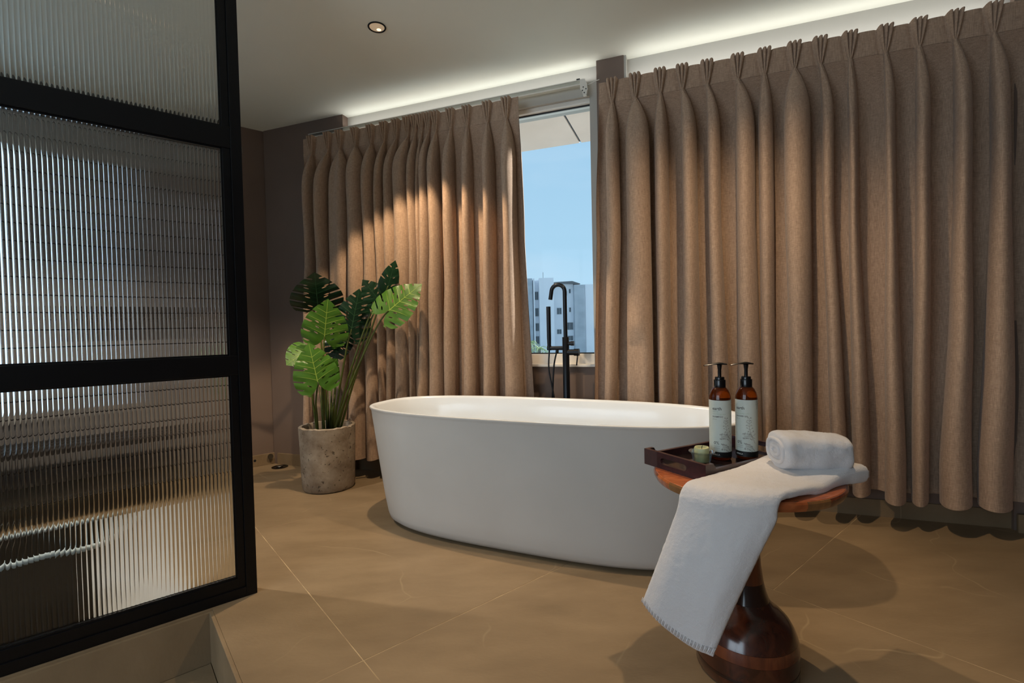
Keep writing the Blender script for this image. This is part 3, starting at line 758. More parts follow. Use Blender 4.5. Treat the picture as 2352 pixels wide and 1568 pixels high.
# ------------------------------------------------------------------ tray
A_ = Vector((.388, 1.448, ZT)); e1 = Vector((.478, -.878, 0)).normalized(); e2 = Vector((.878, .478, 0)).normalized()
TWd, TLn = .222, .368
def TR(a, b, z): return A_+e1*a+e2*b+Vector((0, 0, z))
tr = thing('serving_tray', 'dark wooden tray with cut-out handles on the table', 'tray', TR(TWd/2, TLn/2, 0))
G().box(TR, .004, TWd-.004, .004, TLn-.004, .002, .009).o('tray_base', M['tray_floor'], tr)
def handle_panel(b0, b1):
    # end panel outline along a, with slot
    h_ = .046; c = .018; out = [(0, 0), (TWd, 0), (TWd, h_), (0, h_)]
    sl = []; a0, a1, z0_, z1_ = TWd*.29, TWd*.71, .014, .032; rr = (z1_-z0_)/2; zc = (z0_+z1_)/2
    for k in range(9): t = PI/2+PI*k/8; sl.append((a0+rr+rr*math.cos(t), zc+rr*math.sin(t)))
    for k in range(9): t = -PI/2+PI*k/8; sl.append((a1-rr+rr*math.cos(t), zc+rr*math.sin(t)))
    co = [Vector(q) for q in out+sl]; ne = len(out)
    ed = [(i, (i+1) % ne) for i in range(ne)]+[(ne+i, ne+(i+1) % len(sl)) for i in range(len(sl))]
    vo, _, fo, *_ = delaunay_2d_cdt(co, ed, [], 0, 1e-7)
    def inside(p_):
        x, y = p_; 
        if a0+rr <= x <= a1-rr and z0_ < y < z1_: return False
        for cx_ in (a0+rr, a1-rr):
            if (x-cx_)**2+(y-zc)**2 < (rr*.97)**2: return False
        return True
    fs = [f for f in fo if inside(sum((vo[i] for i in f), Vector((0, 0)))/3)]
    n = len(vo); V = [TR(q.x, b0, q.y) for q in vo]+[TR(q.x, b1, q.y) for q in vo]
    F = [tuple(f) for f in fs]+[tuple(i+n for i in reversed(f)) for f in fs]
    F += [(i, j, j+n, i+n) for i, j in ed]
    return obj('end_panel', V, F, M['tray'], tr)
handle_panel(0, .011); handle_panel(TLn-.011, TLn)
def rail(a0, a1):
    q = [(.011, 0), (TLn-.011, 0), (TLn-.011, .046), (TLn-.030, .046), (TLn-.040, .031), (.040, .031), (.030, .046), (.011, .046)]
    G().prism([TR(a0, b, z) for b, z in q], [TR(a1, b, z) for b, z in q]).o('side_rail', M['tray'], tr)
rail(0, .010); rail(TWd-.010, TWd)

# ------------------------------------------------------------------ pump bottles
def text_on(parent, txt, C, Rb, ang, z, size, m, name='lettering', yaw=0, bold=False, vert=False):
    cu = bpy.data.curves.new(name, 'FONT'); cu.body = txt; cu.size = size; cu.resolution_u = 2
    if bold: cu.offset = size*.012
    t_ = bpy.data.objects.new('tmp', cu); COL.objects.link(t_)
    dg = bpy.context.evaluated_depsgraph_get(); me = bpy.data.meshes.new_from_object(t_.evaluated_get(dg))
    V = []
    for v in me.vertices:
        x, y = v.co.x, v.co.y
        if vert: x, y = -y, x
        a = ang+x/Rb; q = Vector((math.sin(a+yaw), -math.cos(a+yaw), 0))*Rb
        V.append(C+q+Vector((0, 0, z+y)))
    F = [tuple(f.vertices) for f in me.polygons]
    bpy.data.objects.remove(t_); bpy.data.meshes.remove(me); bpy.data.curves.remove(cu)
    return obj(name, V, F, m, parent)
def bottle(C, label, kind, yaw):
    """C base centre; yaw turns the label"""
    b = thing('pump_bottle', label, 'bottle', C, 'pump bottles on the tray')
    z = C.z; Rb = .0305
    G().lathe(C, [(.024, z), (.0285, z+.002), (Rb, z+.006), (Rb, z+.178), (.0300, z+.188), (.0275, z+.198), (.0235, z+.207), (.0185, z+.213), (.0155, z+.216)], 48).o('bottle_body', M['amber'], b, smooth=True, autos=60)
    def band(nm, z0_, z1_, m, r_):
        g = G(); n = 72; a0 = R_(-165); V = []
        for k in range(n+1):
            a = a0+R_(330)*k/n+yaw; V += [C+Vector((math.sin(a)*r_, -math.cos(a)*r_, z0_)), C+Vector((math.sin(a)*r_, -math.cos(a)*r_, z1_))]
        g.add(V, [(2*k, 2*k+2, 2*k+3, 2*k+1) for k in range(n)]); return g.o(nm, m, b, smooth=True)
    lb = band('label_paper', .026, .178, M['label'], Rb+.0004)
    bb = band('label_band', .010, .026, M['label_black'], Rb+.0004)
    def T(txt, x, z_, s, m, par=lb, **k): text_on(par, txt, C, Rb+.0007, x/Rb, z_, s, m, yaw=yaw, **k)
    T('earth', 0, .150, .0125, M['ink'], bold=True)
    T('natural' if kind == 'SHAMPOO' else 'organic', 0, .1435, .0062, M['ink_green'])
    T('nourishing care', 0, .1365, .0062, M['ink_green'])
    T(kind, 0, .128, .0064 if kind == 'SHAMPOO' else .0058, M['ink'], bold=True)
    T('250 ml', 0, .121, .0045, M['ink_grey'])
    T('0%', .003, .048, .0135, M['ink'])
    T('sulphates', .003, .042, .0048, M['ink_grey']); T('parabens', .003, .0365, .0048, M['ink_grey'])
    T('AFRICA', -.002, .0155, .0068, M['ink_white'], par=bb)
    T('aloe & sage', .064, .15, .006, M['ink_grey'], vert=True)
    # printed twig with berries
    g = G(); r_ = Rb+.0007
    def P2(x, z_): a = x/r_+yaw; return C+Vector((math.sin(a)*r_, -math.cos(a)*r_, z_))
    def line(pts, w):
        V = []; n = len(pts)
        for i, q in enumerate(pts):
            t = Vector(pts[min(i+1, n-1)])-Vector(pts[max(i-1, 0)]); t.normalize(); nrm = Vector((-t.y, t.x))*w*(1-.6*i/n)
            V += [P2(q[0]+nrm.x, q[1]+nrm.y), P2(q[0]-nrm.x, q[1]-nrm.y)]
        g.add(V, [(2*i, 2*i+2, 2*i+3, 2*i+1) for i in range(n-1)])
    def dot(x, z_, s):
        n = 7; g.add([P2(x+s*math.cos(2*PI*k/n), z_+s*math.sin(2*PI*k/n)) for k in range(n)], [tuple(range(n))])
    rr = random.Random(4)
    for bx, bz, tx, tz in ((.056, .050, .040, .124), (.056, .064, .026, .071), (.056, .028, .030, .042)):
        main = [(bx+(tx-bx)*t-.008*math.sin(PI*t)*(1 if tz > .1 else 0), bz+(tz-bz)*t+.004*math.sin(PI*t)) for t in [k/8 for k in range(9)]]
        line(main, .0006)
        for i in range(2, 9):
            for sgn in ((1, -1) if tz < .1 else (-1, 1)):
                L = .012*(1-.07*i) if tz > .1 else .007
                dx, dz = (sgn*-L*.75, L*.55) if tz > .1 else (-L*.6, sgn*L)
                e = (main[i][0]+dx, main[i][1]+dz)
                line([main[i], ((main[i][0]*.5+e[0]*.5)+.001, main[i][1]*.5+e[1]*.5), e], .0004)
                for _ in range(3): dot(e[0]+rr.uniform(-.002, .002), e[1]+rr.uniform(-.002, .002), rr.uniform(.0008, .0014))
    g.o('printed_twig', M['ink_grey'], lb)
    # pump
    cp = G().lathe(C, [(.0165, z+.212), (.0168, z+.214), (.0168, z+.236), (.0160, z+.2375), (.0135, z+.238), (.0135, z+.244), (.0125, z+.2455), (.006, z+.246)], 32).o('pump_collar', M['pump'], b, smooth=True, autos=35)
    G().lathe(C, [(.0052, z+.245), (.0052, z+.266), (.0066, z+.276), (.0070, z+.281)], 20).o('pump_stem', M['pump'], b, smooth=True, autos=50)
    g = G(); V = []; N = 14                      # slightly arched nozzle, long side to the left
    for i in range(N+1):
        t = i/N; x = -.046+.067*t; zc = z+.2845-.0000-.0045*((x+.006)/.04)**2*1.0
        w = .0068*(1-.55*abs(2*t-1.25)**2*.5) if t < 1 else .005; h_ = .0022+.0022*math.exp(-((x)/.012)**2)
        for a in range(8):
            th = 2*PI*a/8; V.append(C+Vector((x, math.cos(th)*w, 0))+Vector((0, 0, zc-C.z+math.sin(th)*h_)))
    n = 8; F = [(i*n+k, i*n+(k+1) % n, (i+1)*n+(k+1) % n, (i+1)*n+k) for i in range(N) for k in range(n)]+[tuple(range(n))[::-1], tuple(range(N*n, (N+1)*n))]
    g.add(V, F); g.o('pump_head', M['pump'], b, smooth=True, autos=50)
    return b
ZB = ZT+.009
ya = math.atan2(.618, 1.449)
bottle(Vector((.618, 1.452, ZB)), 'amber shampoo pump bottle with sage label, nearer the candle', 'SHAMPOO', -R_(41)-ya*1.0+R_(-0))
bottle(Vector((.696, 1.450, ZB)), 'amber shower gel pump bottle with sage label, nearer the rolled towel', 'SHOWER GEL', -R_(58)-math.atan2(.696, 1.45))

# candle in dish
cd = Vector((.546, 1.412, ZB))
di = thing('candle_dish', 'clear glass dish holding the candle at the left of the tray', 'dish', cd)
pr_ = [(.020, 0), (.0235, .001), (.0255, .010), (.0285, .024), (.0335, .031), (.0362, .0325), (.0366, .034), (.0355, .0352), (.031, .0335), (.0262, .026), (.0232, .012), (.0215, .004), (.001, .0035)]
G().lathe(cd, [(a, cd.z+b) for a, b in pr_], 48).o('bowl', M['dish_glass'], di, smooth=True, autos=60)
cn = thing('candle', 'short cream candle with black wick standing in the glass dish', 'candle', cd+Vector((0, 0, .004)))
g = G(); V = []; n = 40
for zz, r0 in ((.0042, .0195), (.006, .0205), (.036, .0205), (.0425, .0208), (.0455, .0195), (.0445, .016), (.0415, .012), (.041, .001)):
    for k in range(n):
        a = 2*PI*k/n; rr_ = r0+.0006*math.sin(3*a+1)+.0004*math.sin(7*a)
        V.append(cd+Vector((rr_*math.cos(a), rr_*math.sin(a), zz+(.0012*math.sin(a+.6) if .042 < zz else 0))))
F = [(i*n+k, i*n+(k+1) % n, (i+1)*n+(k+1) % n, (i+1)*n+k) for i in range(7) for k in range(n)]+[tuple(range(n))[::-1], tuple(range(7*n, 8*n))]
g.add(V, F).o('wax', M['candle'], cn, smooth=True, autos=70)
G().tube([cd+Vector((0, 0, .040)), cd+Vector((.0005, 0, .046)), cd+Vector((.002, 0, .050))], .0009, 6).o('wick', M['wick'], cn)

# ------------------------------------------------------------------ draped towel
def surf(ctrl, nu, nv, fn=None):
    """ctrl rows of points -> catmull grid"""
    rowsc = [cat(rw, nv) for rw in ctrl]; cols = [cat([rw[k] for rw in rowsc], nu) for k in range(len(rowsc[0]))]
    return [[cols[k][i] for k in range(len(cols))] for i in range(len(cols[0]))]
def closed_sheet(grid, th0, name, m, parent, fz=.0014, seed=0, taper=0, **kk):
    """thick soft sheet: top grid offset inwards, rounded edges"""
    nr, nc = len(grid), len(grid[0]); N_ = [[None]*nc for _ in range(nr)]
    for i in range(nr):
        for k in range(nc):
            a = grid[min(i+1, nr-1)][k]-grid[max(i-1, 0)][k]; b = grid[i][min(k+1, nc-1)]-grid[i][max(k-1, 0)]
            N_[i][k] = a.cross(b).normalized()
    s = 1 if N_[nr//4][nc//2].z > 0 else -1
    V = []; idx = {}
    def edge(i, k):                               # distance to the border in cells -> rounding
        e = min(i*1.8, nr-1-i, k, nc-1-k); return min(1, (e+.35)/5)
    for side in (0, 1):
        for i in range(nr):
            for k in range(nc):
                th = th0+taper*(1-sm(0, .30, i/nr))
                e = edge(i, k); t = (1-math.sqrt(max(0, 1-(1-e)**2)))
                off = th*(.5*t) if side == 0 else th*(1-.5*t)
                q = grid[i][k]-N_[i][k]*s*off
                nz_ = noise.noise(q*55+Vector((seed, 0, side*9)))*fz+noise.noise(q*160)*fz
                V.append(q+N_[i][k]*nz_)
    def id_(sd, i, k): return sd*nr*nc+i*nc+k
    F = []
    for i in range(nr-1):
        for k in range(nc-1):
            F.append((id_(0, i, k), id_(0, i, k+1), id_(0, i+1, k+1), id_(0, i+1, k)))
            F.append((id_(1, i, k), id_(1, i+1, k), id_(1, i+1, k+1), id_(1, i, k+1)))
    for i in range(nr-1):
        for k in (0, nc-1): F.append((id_(0, i, k), id_(0, i+1, k), id_(1, i+1, k), id_(1, i, k)))
    for k in range(nc-1):
        for i in (0, nr-1): F.append((id_(0, i, k), id_(0, i, k+1), id_(1, i, k+1), id_(1, i, k)))
    return obj(name, V, F, m, parent, smooth=True, **kk)
DN = Vector((-.853, -.522, 0)); PN = Vector((.522, -.853, 0))
hemL, hemR = Vector((.318, 1.250, .236)), Vector((.440, 1.090, .196))
cols_ = []
NC = 7
for k in range(NC):
    t = k/(NC-1); p_ = .006+.193*t; De = math.sqrt(max(.0001, (RT+.003)**2-p_**2)); zt_ = ZT+.026
    c0 = TB+PN*p_; col = []
    D00 = -.200+.018*t
    def q3(D, z, D00=D00, De=De, t=t): v = c0+DN*D+PN*(.030*t*max(0, min(1, (De-D)/(De-D00)))); return Vector((v.x, v.y, z))
    over = .018*(1-t)
    col.append(q3(D00, zt_+.016)); 
    for j in range(1, 6):
        D = D00+(De-.035-D00)*j/5
        col.append(q3(D, zt_+.004*math.sin(PI*t)+.0028*math.sin(j*2.1+t*5)*sm(.3, 1, t)+.002*math.sin(t*8+j)+.020*max(0, 1-j/2.8)))
    col += [q3(De-.004, zt_-.001), q3(De+.020, zt_-.011), q3(De+.035, zt_-.032)]
    top_ = q3(De+.043, zt_-.062); hm = hemL.lerp(hemR, t)+Vector((-.60, -.80, 0))*.020*math.sin(PI*t)+Vector((0, 0, -.012*math.sin(PI*t)))
    col.append(top_)
    for j in range(1, 7):
        u_ = j/6; q = top_.lerp(hm, u_)
        q += Vector((-.60, -.80, 0))*(.022*math.sin(PI*u_)*math.sin(PI*t)**.5+.007*math.sin(2.6*PI*t+.5)*min(1, u_*2)*(1-.5*u_))
        col.append(q)
    cols_.append(col)
ctrl = [[cols_[k][i] for k in range(NC)] for i in range(len(cols_[0]))]
grid = surf(ctrl, 12, 12)
tw_ = thing('draped_towel', 'white folded terry towel draped off the table edge', 'towel', (.65, 1.2, ZT))
closed_sheet(grid, .022, 'terry_cloth', M['towel'], tw_, .0007, taper=.026)
# ribbed hem band along the lower end
g = G()
hem = grid[-1]; hm2 = grid[-7]
for k in range(1, len(hem)-1, 1):
    if k % 3 == 0: continue
    nrm = Vector((-.60, -.80, .05)).normalized()*.0022
    g.tube([hem[k]+nrm*.8+(hm2[k]-hem[k])*.30, hem[k].lerp(hm2[k], .85)+nrm*.8], .0009, 5)
g.o('hem_stitching', M['towel'], tw_, smooth=True)
# lower fold bulging at right end of the cloth
RL_ = [Vector((.885, 1.235, .566)), Vector((.868, 1.34, .572)), Vector((.850, 1.43, .566))]

# rolled / folded towel on top: spiral section swept along its axis
ft = thing('folded_towel', 'white rolled terry towel lying on the draped towel', 'towel', (.76, 1.27, .585))
ax0 = Vector((.688, 1.275, 0)); ax1 = Vector((.858, 1.262, 0)); axd = (ax1-ax0).normalized(); axn = Vector((-axd.y, axd.x, 0))
def rsec(t, e):   # rounded flattened section, angle t
    a, b, n = .062, .046, 2.7
    c, s = math.cos(t), math.sin(t)
    return a*math.copysign(abs(c)**(2/n), c), b*math.copysign(abs(s)**(2/n), s)
V = []; ns, nc_ = 46, 64; zc_ = .6195
for i in range(ns+1):
    t = i/ns; e = min(1, min(t, 1-t)*ns/4); rd = math.sqrt(max(0, 1-(1-e)**2))
    for k in range(nc_):
        th = 2*PI*k/nc_; a, b = rsec(th, e)
        sc_ = .82+.18*rd; twist = .0
        x = ax0.lerp(ax1, t)+axn*(a*sc_*(1-.08*t)); zz = zc_+b*sc_*(1+.02*math.sin(t*5))-.004*t
        q = Vector((x.x, x.y, zz)); d_ = Vector((axn.x*math.cos(th), axn.y*math.cos(th), math.sin(th)))
        q += d_*(noise.noise(q*16)*.006+noise.noise(q*45)*.0022+noise.noise(q*200)*.0009)
        V.append(q)
F = [(i*nc_+k, i*nc_+(k+1) % nc_, (i+1)*nc_+(k+1) % nc_, (i+1)*nc_+k) for i in range(ns) for k in range(nc_)]
obj('terry_roll', V+[], F+[tuple(range(nc_))[::-1], tuple(range(ns*nc_, (ns+1)*nc_))], M['towel'], ft, smooth=True, autos=75)
# the outer layer whose edge laps at the near left side, and spiral layers seen at the end
g = G()
for lay, (ra, rb) in enumerate(((.044, .028), (.020, .011))):
    pts = [ax0-axd*.001+axn*(ra*math.copysign(abs(math.cos(t))**.75, math.cos(t)))+Vector((0, 0, zc_+rb*math.copysign(abs(math.sin(t))**.75, math.sin(t)))) for t in [2*PI*k/36 for k in range(36)]]
    g.tube(pts+[pts[0]], .0052, 8)
g.o('end_layers', M['towel'], ft, smooth=True)
# ------------------------------------------------------------------ potted monstera
PC = Vector((-1.163, 3.022, 0))
pp = thing('potted_monstera', 'tall monstera plant in a weathered concrete pot beside the tub', 'potted plant', PC)
V = []; n = 72
prof = [(.135, .0), (.150, .004), (.156, .02), (.158, .10), (.162, .25), (.167, .37), (.168, .385), (.162, .390), (.148, .388), (.143, .375), (.140, .33)]
for ri, (r0, z) in enumerate(prof):
    for k in range(n):
        a = 2*PI*k/n; q = Vector((math.cos(a), math.sin(a), 0))
        jit = .0022*noise.noise(Vector((q.x*3, q.y*3, z*9)))+(.003*noise.noise(Vector((q.x*9, q.y*9, z*20))) if z > .3 else 0)
        zj = (.006*noise.noise(Vector((q.x*5, q.y*5, 3)))+.004*noise.noise(Vector((q.x*17, q.y*17, 1)))) if z > .36 else 0
        V.append(PC+q*(r0+jit)+Vector((0, 0, z+zj)))
F = [(i*n+k, i*n+(k+1) % n, (i+1)*n+(k+1) % n, (i+1)*n+k) for i in range(len(prof)-1) for k in range(n)]+[tuple(range(n))[::-1]]
obj('pot', V, F, M['pot'], pp, smooth=True, autos=50)
G().lathe(PC, [(.001, .345), (.10, .343), (.1435, .34)], 40, cap=False).o('soil', M['soil'], pp, smooth=True)

HALF = [(0, 1.0), (.10, .90), (.235, .76), (.36, .58), (.45, .36), (.485, .14), (.455, -.06), (.36, -.20), (.22, -.245), (.10, -.17), (.0, -.01)]
def leaf(base, tip, width, normal, dark, seed, stem_from, slits=6, curl=.12, fold=.25, wscale=1.0):
    rn = random.Random(seed)
    B, Tp = Vector(base), Vector(tip); a = Tp-B; Ln = a.length; a.normalize()
    nn = Vector(normal); nn = (nn-a*nn.dot(a)).normalized(); wx = a.cross(nn)
    Wd = width
    hp_ = [q.to_2d() for q in cat([Vector((x, y, 0)) for x, y in HALF], 8)]
    L = len(hp_)-1
    def zf(x, y):
        ax = abs(x)
        return -fold*x*x*1.3 - curl*(y-.3)**2*.9 + .05*ax*(1-ax) + .014*math.sin((y-ax*.55)*26)*min(1, ax*4)
    def place(x, y, up=0):
        return B+a*(y*Ln)+wx*(x*Wd)+nn*(zf(x, y)*Ln*.7+up)
    outl = []; holes = []; veins = []
    for sgn in (1, -1):
        side = []; i = 0
        cuts = [int(L*(.10+.66*(k+rn.uniform(-.12, .12)+.5)/slits)) for k in range(slits)]
        deep = [(rn.uniform(.26, .5) if dark else rn.uniform(.42, .66)) for _ in cuts]
        j = 0
        while i <= L:
            q = hp_[i]
            if j < len(cuts) and i == cuts[j]:
                x, y = q; wd_ = .020 if dark else .012; side.append((x, y+wd_))
                d_ = deep[j]; side.append((x*(d_+.12), y-.30*x*(1-d_)-.0+.018)); side.append((x*d_, y-.34*x*(1-d_))); side.append((x*(d_+.12), y-.30*x*(1-d_)-.02))
                if i+2 <= L: x2, y2 = hp_[i+1]; side.append((x2, y2-.0)); i += 2; j += 1; continue
                j += 1
            side.append((q.x, q.y)); i += 1
        side = [(sgn*x, y) for x, y in side]
        outl.append(side)
        for k in range(slits+1):
            yy = .80-.85*k/slits; xx = .18+.02*rn.random(); vy = yy-.10
            veins.append((sgn, vy-.06))
            if k < slits and rn.random() < .8 and yy < .72:
                cx_, cy_ = sgn*rn.uniform(.13, .19), yy-.12; hl = []
                for m_ in range(7):
                    t = 2*PI*m_/7; px_, py_ = .055*math.cos(t), .016*math.sin(t); ca = math.cos(.5)
                    hl.append((cx_+px_*math.cos(.55)-sgn*0-py_*math.sin(.55)*sgn, cy_+px_*sgn*math.sin(.55)+py_*math.cos(.55)))
                holes.append(hl)
    right, left = outl
    poly = right+left[::-1][1:-1]
    pl_ = [Vector(q) for q in poly]
    def pin_(pt_, pg):
        x, y = pt_; c = False; j = len(pg)-1
        for i in range(len(pg)):
            if (pg[i][1] > y) != (pg[j][1] > y) and x < (pg[j][0]-pg[i][0])*(y-pg[i][1])/(pg[j][1]-pg[i][1])+pg[i][0]: c = not c
            j = i
        return c
    co = list(pl_); ed = [(i, (i+1) % len(pl_)) for i in range(len(pl_))]
    for hl in holes:
        b0 = len(co); co += [Vector(q) for q in hl]; ed += [(b0+i, b0+(i+1) % len(hl)) for i in range(len(hl))]
    for i in range(-6, 7):
        for k in range(-3, 14):
            q = (i*.075, k*.078)
            if pin_(q, poly) and not any(pin_(q, h) for h in holes): co.append(Vector(q))
    vo, _, fo, *_ = delaunay_2d_cdt(co, ed, [], 0, 1e-6)
    fs = []
    for f in fo:
        c = sum((vo[i] for i in f), Vector((0, 0)))/len(f)
        if pin_(c, poly) and not any(pin_(c, h) for h in holes): fs.append(tuple(f))
    V = [place(q.x, q.y) for q in vo]
    lf = obj('leaf', V, fs, M['leaf_dark' if dark else 'leaf_light'], pp, smooth=True)
    # veins as raised ribbons on both faces
    g = G()
    def rib(pts, w0):
        for up in (.0012, -.0012):
            VV = []; n_ = len(pts)
            for i, q in enumerate(pts):
                t = (Vector(pts[min(i+1, n_-1)])-Vector(pts[max(i-1, 0)])).normalized(); m_ = Vector((-t.y, t.x)); w = w0*(1-.8*i/n_)
                VV += [place(q[0]+m_.x*w, q[1]+m_.y*w, up), place(q[0]-m_.x*w, q[1]-m_.y*w, up)]
            g.add(VV, [(2*i, 2*i+2, 2*i+3, 2*i+1) for i in range(n_-1)])
    rib([(0, -.01+.98*k/12) for k in range(13)], .011)
    for sgn, vy in veins:
        pts = []
        for k in range(9):
            t = k/8; q = (sgn*.40*t, vy+.24*t-.05*t*t)
            if not pin_((q[0]*.99+sgn*.002, q[1]), poly) or any(pin_(q, h) for h in holes): break
            pts.append(q)
        if len(pts) > 3: rib(pts, .0065)
    g.o('vein', M['vein_dark' if dark else 'vein_light'], lf)
    # stalk
    s0_ = PC+Vector((stem_from[0], stem_from[1], .34)); mid_ = s0_.lerp(B, .5)+Vector((stem_from[0]*.2, stem_from[1]*.2, .08 if B.z > .8 else .04))
    back = B-a*Ln*.03
    st = cat([s0_, s0_.lerp(mid_, .5)+Vector((0, 0, .02)), mid_, mid_.lerp(back, .6)+Vector((0, 0, .02)), back, place(0, .05, -.003)], 6)
    n_ = len(st); G().tube(st, [.0075-.0042*i/n_ for i in range(n_)], 8).o('stalk', M['stem'], pp, smooth=True)
CAMD = Vector((.36, -.93, .0))
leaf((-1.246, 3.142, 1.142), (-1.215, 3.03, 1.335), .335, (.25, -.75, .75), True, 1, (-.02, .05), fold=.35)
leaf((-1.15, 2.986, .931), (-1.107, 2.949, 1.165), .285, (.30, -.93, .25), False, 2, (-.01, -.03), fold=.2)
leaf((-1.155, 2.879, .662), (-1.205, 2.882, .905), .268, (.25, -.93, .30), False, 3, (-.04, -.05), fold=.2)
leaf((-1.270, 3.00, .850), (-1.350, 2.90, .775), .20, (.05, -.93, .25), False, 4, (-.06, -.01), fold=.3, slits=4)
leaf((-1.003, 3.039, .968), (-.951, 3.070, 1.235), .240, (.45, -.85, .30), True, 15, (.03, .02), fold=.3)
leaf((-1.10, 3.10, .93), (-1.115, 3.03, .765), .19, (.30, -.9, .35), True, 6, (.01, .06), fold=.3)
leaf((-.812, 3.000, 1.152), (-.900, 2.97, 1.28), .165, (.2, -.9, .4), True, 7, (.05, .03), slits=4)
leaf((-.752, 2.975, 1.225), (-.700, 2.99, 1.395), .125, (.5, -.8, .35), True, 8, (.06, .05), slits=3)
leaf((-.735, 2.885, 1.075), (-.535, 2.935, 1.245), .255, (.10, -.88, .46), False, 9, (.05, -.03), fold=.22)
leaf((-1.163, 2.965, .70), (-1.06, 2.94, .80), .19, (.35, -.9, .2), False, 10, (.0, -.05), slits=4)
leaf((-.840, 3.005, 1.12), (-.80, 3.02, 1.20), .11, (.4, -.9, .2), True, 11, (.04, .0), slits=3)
for i, (a, b, zt_) in enumerate(((-.03, .02, .62), (.02, .0, .66), (.035, -.02, .58), (-.01, .04, .60))):   # extra cut stalks in the clump
    G().tube([PC+Vector((a, b, .34)), PC+Vector((a*1.3, b*1.3, .48)), PC+Vector((a*1.9, b*1.9, zt_))], [.009, .008, .003], 8).o('stalk', M['stem'], pp, smooth=True)

# ------------------------------------------------------------------ floor drain and wall stub by the left wall
dr = thing('floor_drain', 'dark round floor drain beside the plant pot', 'drain', (-1.70, 3.50, 0))
G().lathe((-1.70, 3.50, 0), [(.055, .0), (.055, .003), (.047, .004), (.045, .002), (.001, .002)], 32).o('grate_ring', M['drain'], dr, smooth=True, autos=40)
G().lathe((-1.70, 3.50, 0), [(.022, .002), (.020, .009), (.008, .012), (.001, .012)], 24).o('center_plug', M['steel'], dr, smooth=True)
g = G().tube([W(uc-.09, VL+.012, .062), W(uc-.09, VL+.030, .062)], .014, 16).tube([W(uc-.09, VL+.028, .062), W(uc-.09, VL+.034, .062)], .019, 16)
tag(g.o('pipe_stub', M['steel'], smooth=True, autos=40, loc=W(uc-.09, VL+.012, .062)), 'small metal pipe stub in the left baseboard', 'pipe')
g = G().tube([W(uc-.19, VL+.0119, .045), W(uc-.19, VL+.0128, .045)], .009, 14)
g.o('drill_hole', M['gasket'], bl)

# ------------------------------------------------------------------ ceiling downlights
for i, (x, y) in enumerate(DOWN):
    lab = ('round recessed ceiling downlight with black trim, above the tub', 'recessed ceiling downlight above the wooden table', 'recessed ceiling downlight behind the glass partition')[i]
    d_ = thing('ceiling_downlight', lab, 'downlight', (x, y, H), 'ceiling downlights')
    G().lathe((x, y), [(.036, H-.001), (.038, H-.0045), (.043, H-.0045), (.0445, H-.001)], 40, cap=False).o('trim_ring', M['black'], d_, smooth=True)
    G().lathe((x, y), [(.037, H-.002), (.034, H-.0005), (.020, H-.0003)], 40, cap=False).o('reflector', M['lamp_cup'], d_, smooth=True)
    G().lathe((x+.004, y+.020), [(.011, H-.0021), (.001, H-.0023)], 20, cap=False).o('bulb', M['bulb'], d_, smooth=True)
    G().lathe((x, y), [(.036, H-.0012), (.030, H-.0016), (.001, H-.0018)], 32, cap=False).o('lens', M['led'], d_, smooth=True)

# ------------------------------------------------------------------ outside: soffit slab with boards, street, buildings, palms
so = thing('roof_overhang', 'beige boarded roof overhang outside above the window', 'overhang', S(-.7, -.7, 2.50))
G().box(S, s0-1.5, s1+1, -1.24, -.2, 2.513, 2.75).o('slab', M['roof'], so)
s_ = -3.83
while s_ < 2.4:
    G().box(S, s_+.008, s_+.992, -1.235, -.608, 2.50, 2.515, .003).o('board', M['soffit'], so)
    G().box(S, s_-.35+.008, s_-.35+.992, -.592, -.205, 2.50, 2.515, .003).o('board', M['soffit'], so)
    s_ += 1.0
g = G().add([Vector(q) for q in ((-150, 6, -8), (200, 6, -8), (200, 300, -8), (-150, 300, -8))], [(0, 1, 2, 3)])
tag(g.o('street_ground', M['street']), kind='structure'); 
YB = 88
bd = thing('apartment_building', 'white and grey apartment building across the street seen through the window', 'building', (9, YB, -8))
def bx(nm, x0, x1, y0, y1, z0_, z1_, m): return G().box(XYZ, x0, x1, y0, y1, z0_, z1_).o(nm, M[m], bd)
bx('concrete_slab', 1.0, 3.9, YB, YB+10, -8, 10.2, 'concrete')
bx('pier', 4.05, 4.28, YB-.3, YB+9, -8, 10.15, 'facade')
bx('recessed_wall', 3.9, 5.1, YB+.8, YB+10, -8, 9.9, 'facade')
bx('wall_panel', 5.08, 7.72, YB-.3, YB+10, -8, 10.2, 'facade')
bx('wall_panel', 7.72, 11.45, YB+1.5, YB+10, -8, 9.25, 'facade')
bx('concrete_slab', 11.42, 13.30, YB-.2, YB+9, -8, 8.85, 'concrete')
bx('wall_panel', 13.42, 22, YB, YB+10, -8, 8.9, 'facade')
bx('pier', 13.30, 13.42, YB+.1, YB+9, -8, 8.8, 'facade')
rf = G().prism([Vector((7.9, YB+.6, 9.25)), Vector((12.7, YB+.6, 9.1)), Vector((12.7, YB+9, 9.1)), Vector((7.9, YB+9, 9.25))], [Vector((7.9, YB+.6, 9.5)), Vector((11.2, YB+.6, 9.62)), Vector((11.2, YB+9, 9.7)), Vector((7.9, YB+9, 9.7))]); rf.o('roof', M['roof'], bd)
def win(x0, x1, z0_, z1_, y):
    w = G().box(XYZ, x0, x1, y-.08, y+.04, z0_, z1_).o('window', M['far_frame'], bd)
    mid_ = (x0+x1)/2; e = .05
    for a, b in (((x0+e), mid_-e/2), (mid_+e/2, x1-e)) if x1-x0 > .5 else ((x0+e, x1-e),):
        G().box(XYZ, a, b, y-.10, y-.05, z0_+e, z1_-e).o('window_pane', M['far_glass'], w)
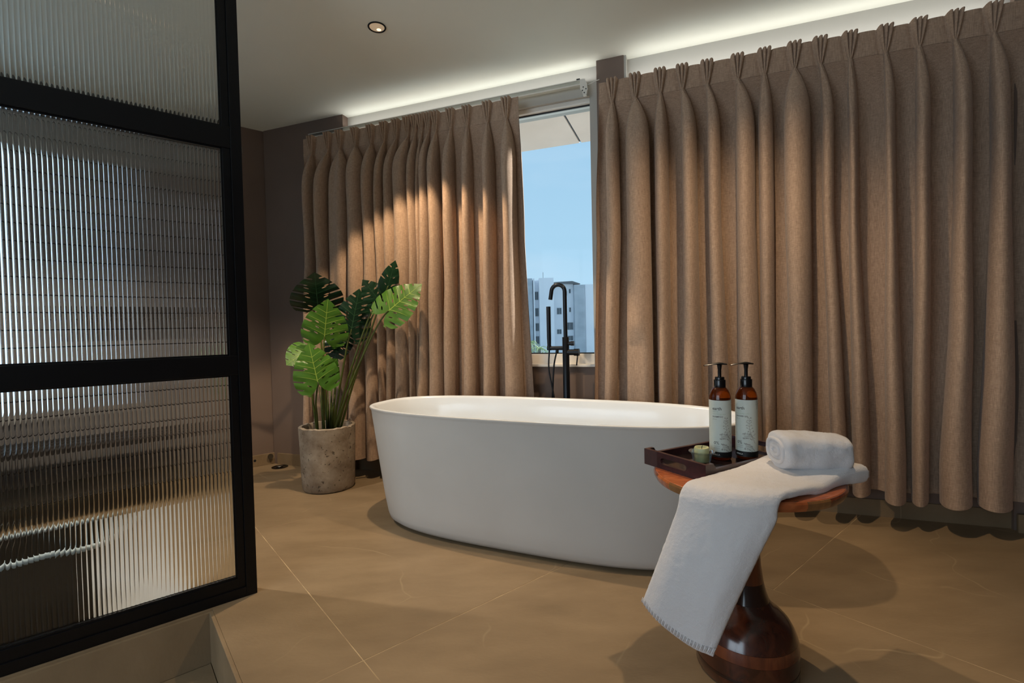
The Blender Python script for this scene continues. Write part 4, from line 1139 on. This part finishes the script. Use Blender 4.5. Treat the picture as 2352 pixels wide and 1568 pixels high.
for x0, x1, z0_, z1_ in ((4.35, 4.98, 6.34, 7.84), (4.35, 4.98, 3.35, 4.86), (4.35, 4.98, .68, 2.11), (4.35, 4.98, -1.68, -.25)): win(x0, x1, z0_, z1_, YB+.8)
for x0, x1, z0_, z1_ in ((10.11, 10.29, 7.08, 7.87), (10.63, 10.96, 7.46, 8.25), (8.35, 9.23, 3.65, 4.85), (10.6, 10.97, 4.0, 4.87), (10.07, 11.3, .77, 2.14), (8.31, 9.16, .03, .92), (10.18, 11.26, -1.2, -.31)): win(x0, x1, z0_, z1_, YB+1.5)
G().tube([Vector((6.08, YB+3, 10.1)), Vector((6.08, YB+3, 11.6))], .04, 6).o('antenna', M['roof'], bd)
def palm(x, y, z, s, label, seed):
    rn = random.Random(seed); pl2 = thing('palm_tree', label, 'tree', (x, y, -8), 'palms across the street')
    G().tube([Vector((x, y, -8)), Vector((x+.1, y, (z-8)/2)), Vector((x, y, z))], [.25, .2, .16], 10).o('trunk', M['roof'], pl2)
    for i in range(14):
        a = 2*PI*i/14+rn.uniform(-.1, .1); el = rn.uniform(.1, 1.1); g = G()
        pts = []
        for k in range(8):
            t = k/7; r_ = s*t; pts.append(Vector((x+math.cos(a)*r_*math.cos(el)*(1), y+math.sin(a)*r_*math.cos(el), z+s*(math.sin(el)*t-.75*t*t))))
        g.tube(pts, .02, 4)
        side = Vector((-math.sin(a), math.cos(a), 0))
        for k in range(1, 8):
            for sg in (1, -1):
                q = pts[k]; e = q+side*sg*.32*s*(1-.5*k/8)+Vector((0, 0, -.12*s))+(pts[k]-pts[k-1])*.6
                g.add([q, q+(pts[k]-pts[k-1])*.35, e], [(0, 1, 2)])
        g.o('frond', M['palm'], pl2)
# plain neighbouring blocks further along the street
for i, (x0, x1, y0, zt_, lab) in enumerate(((-46, -22, 96, 7.5, 'pale low block across the street, hidden behind the left curtain'), (27, 52, 92, 9.5, 'pale block across the street, hidden behind the right curtain'))):
    nb2 = thing('apartment_building', lab, 'building', ((x0+x1)/2, y0, -8))
    G().box(XYZ, x0, x1, y0, y0+12, -8, zt_).o('wall', M['facade'], nb2); G().box(XYZ, x0-.3, x1+.3, y0-.3, y0+12.3, zt_, zt_+.4).o('roof', M['roof'], nb2)
    for a in range(5):
        for b in range(4):
            xw = x0+2.2+a*4.6; zw = -5+b*3.1
            w = G().box(XYZ, xw, xw+1.6, y0-.06, y0+.02, zw, zw+1.4).o('window', M['far_frame'], nb2); G().box(XYZ, xw+.08, xw+1.52, y0-.08, y0-.03, zw+.08, zw+1.32).o('window_pane', M['far_glass'], w)
palm(2.35, 42, -.75, 1.15, 'pale palm tree at the window bottom, beside the grey building wall', 1)
palm(1.65, 46, -.4, 1.3, 'palm tree half hidden by the left curtain edge', 2)
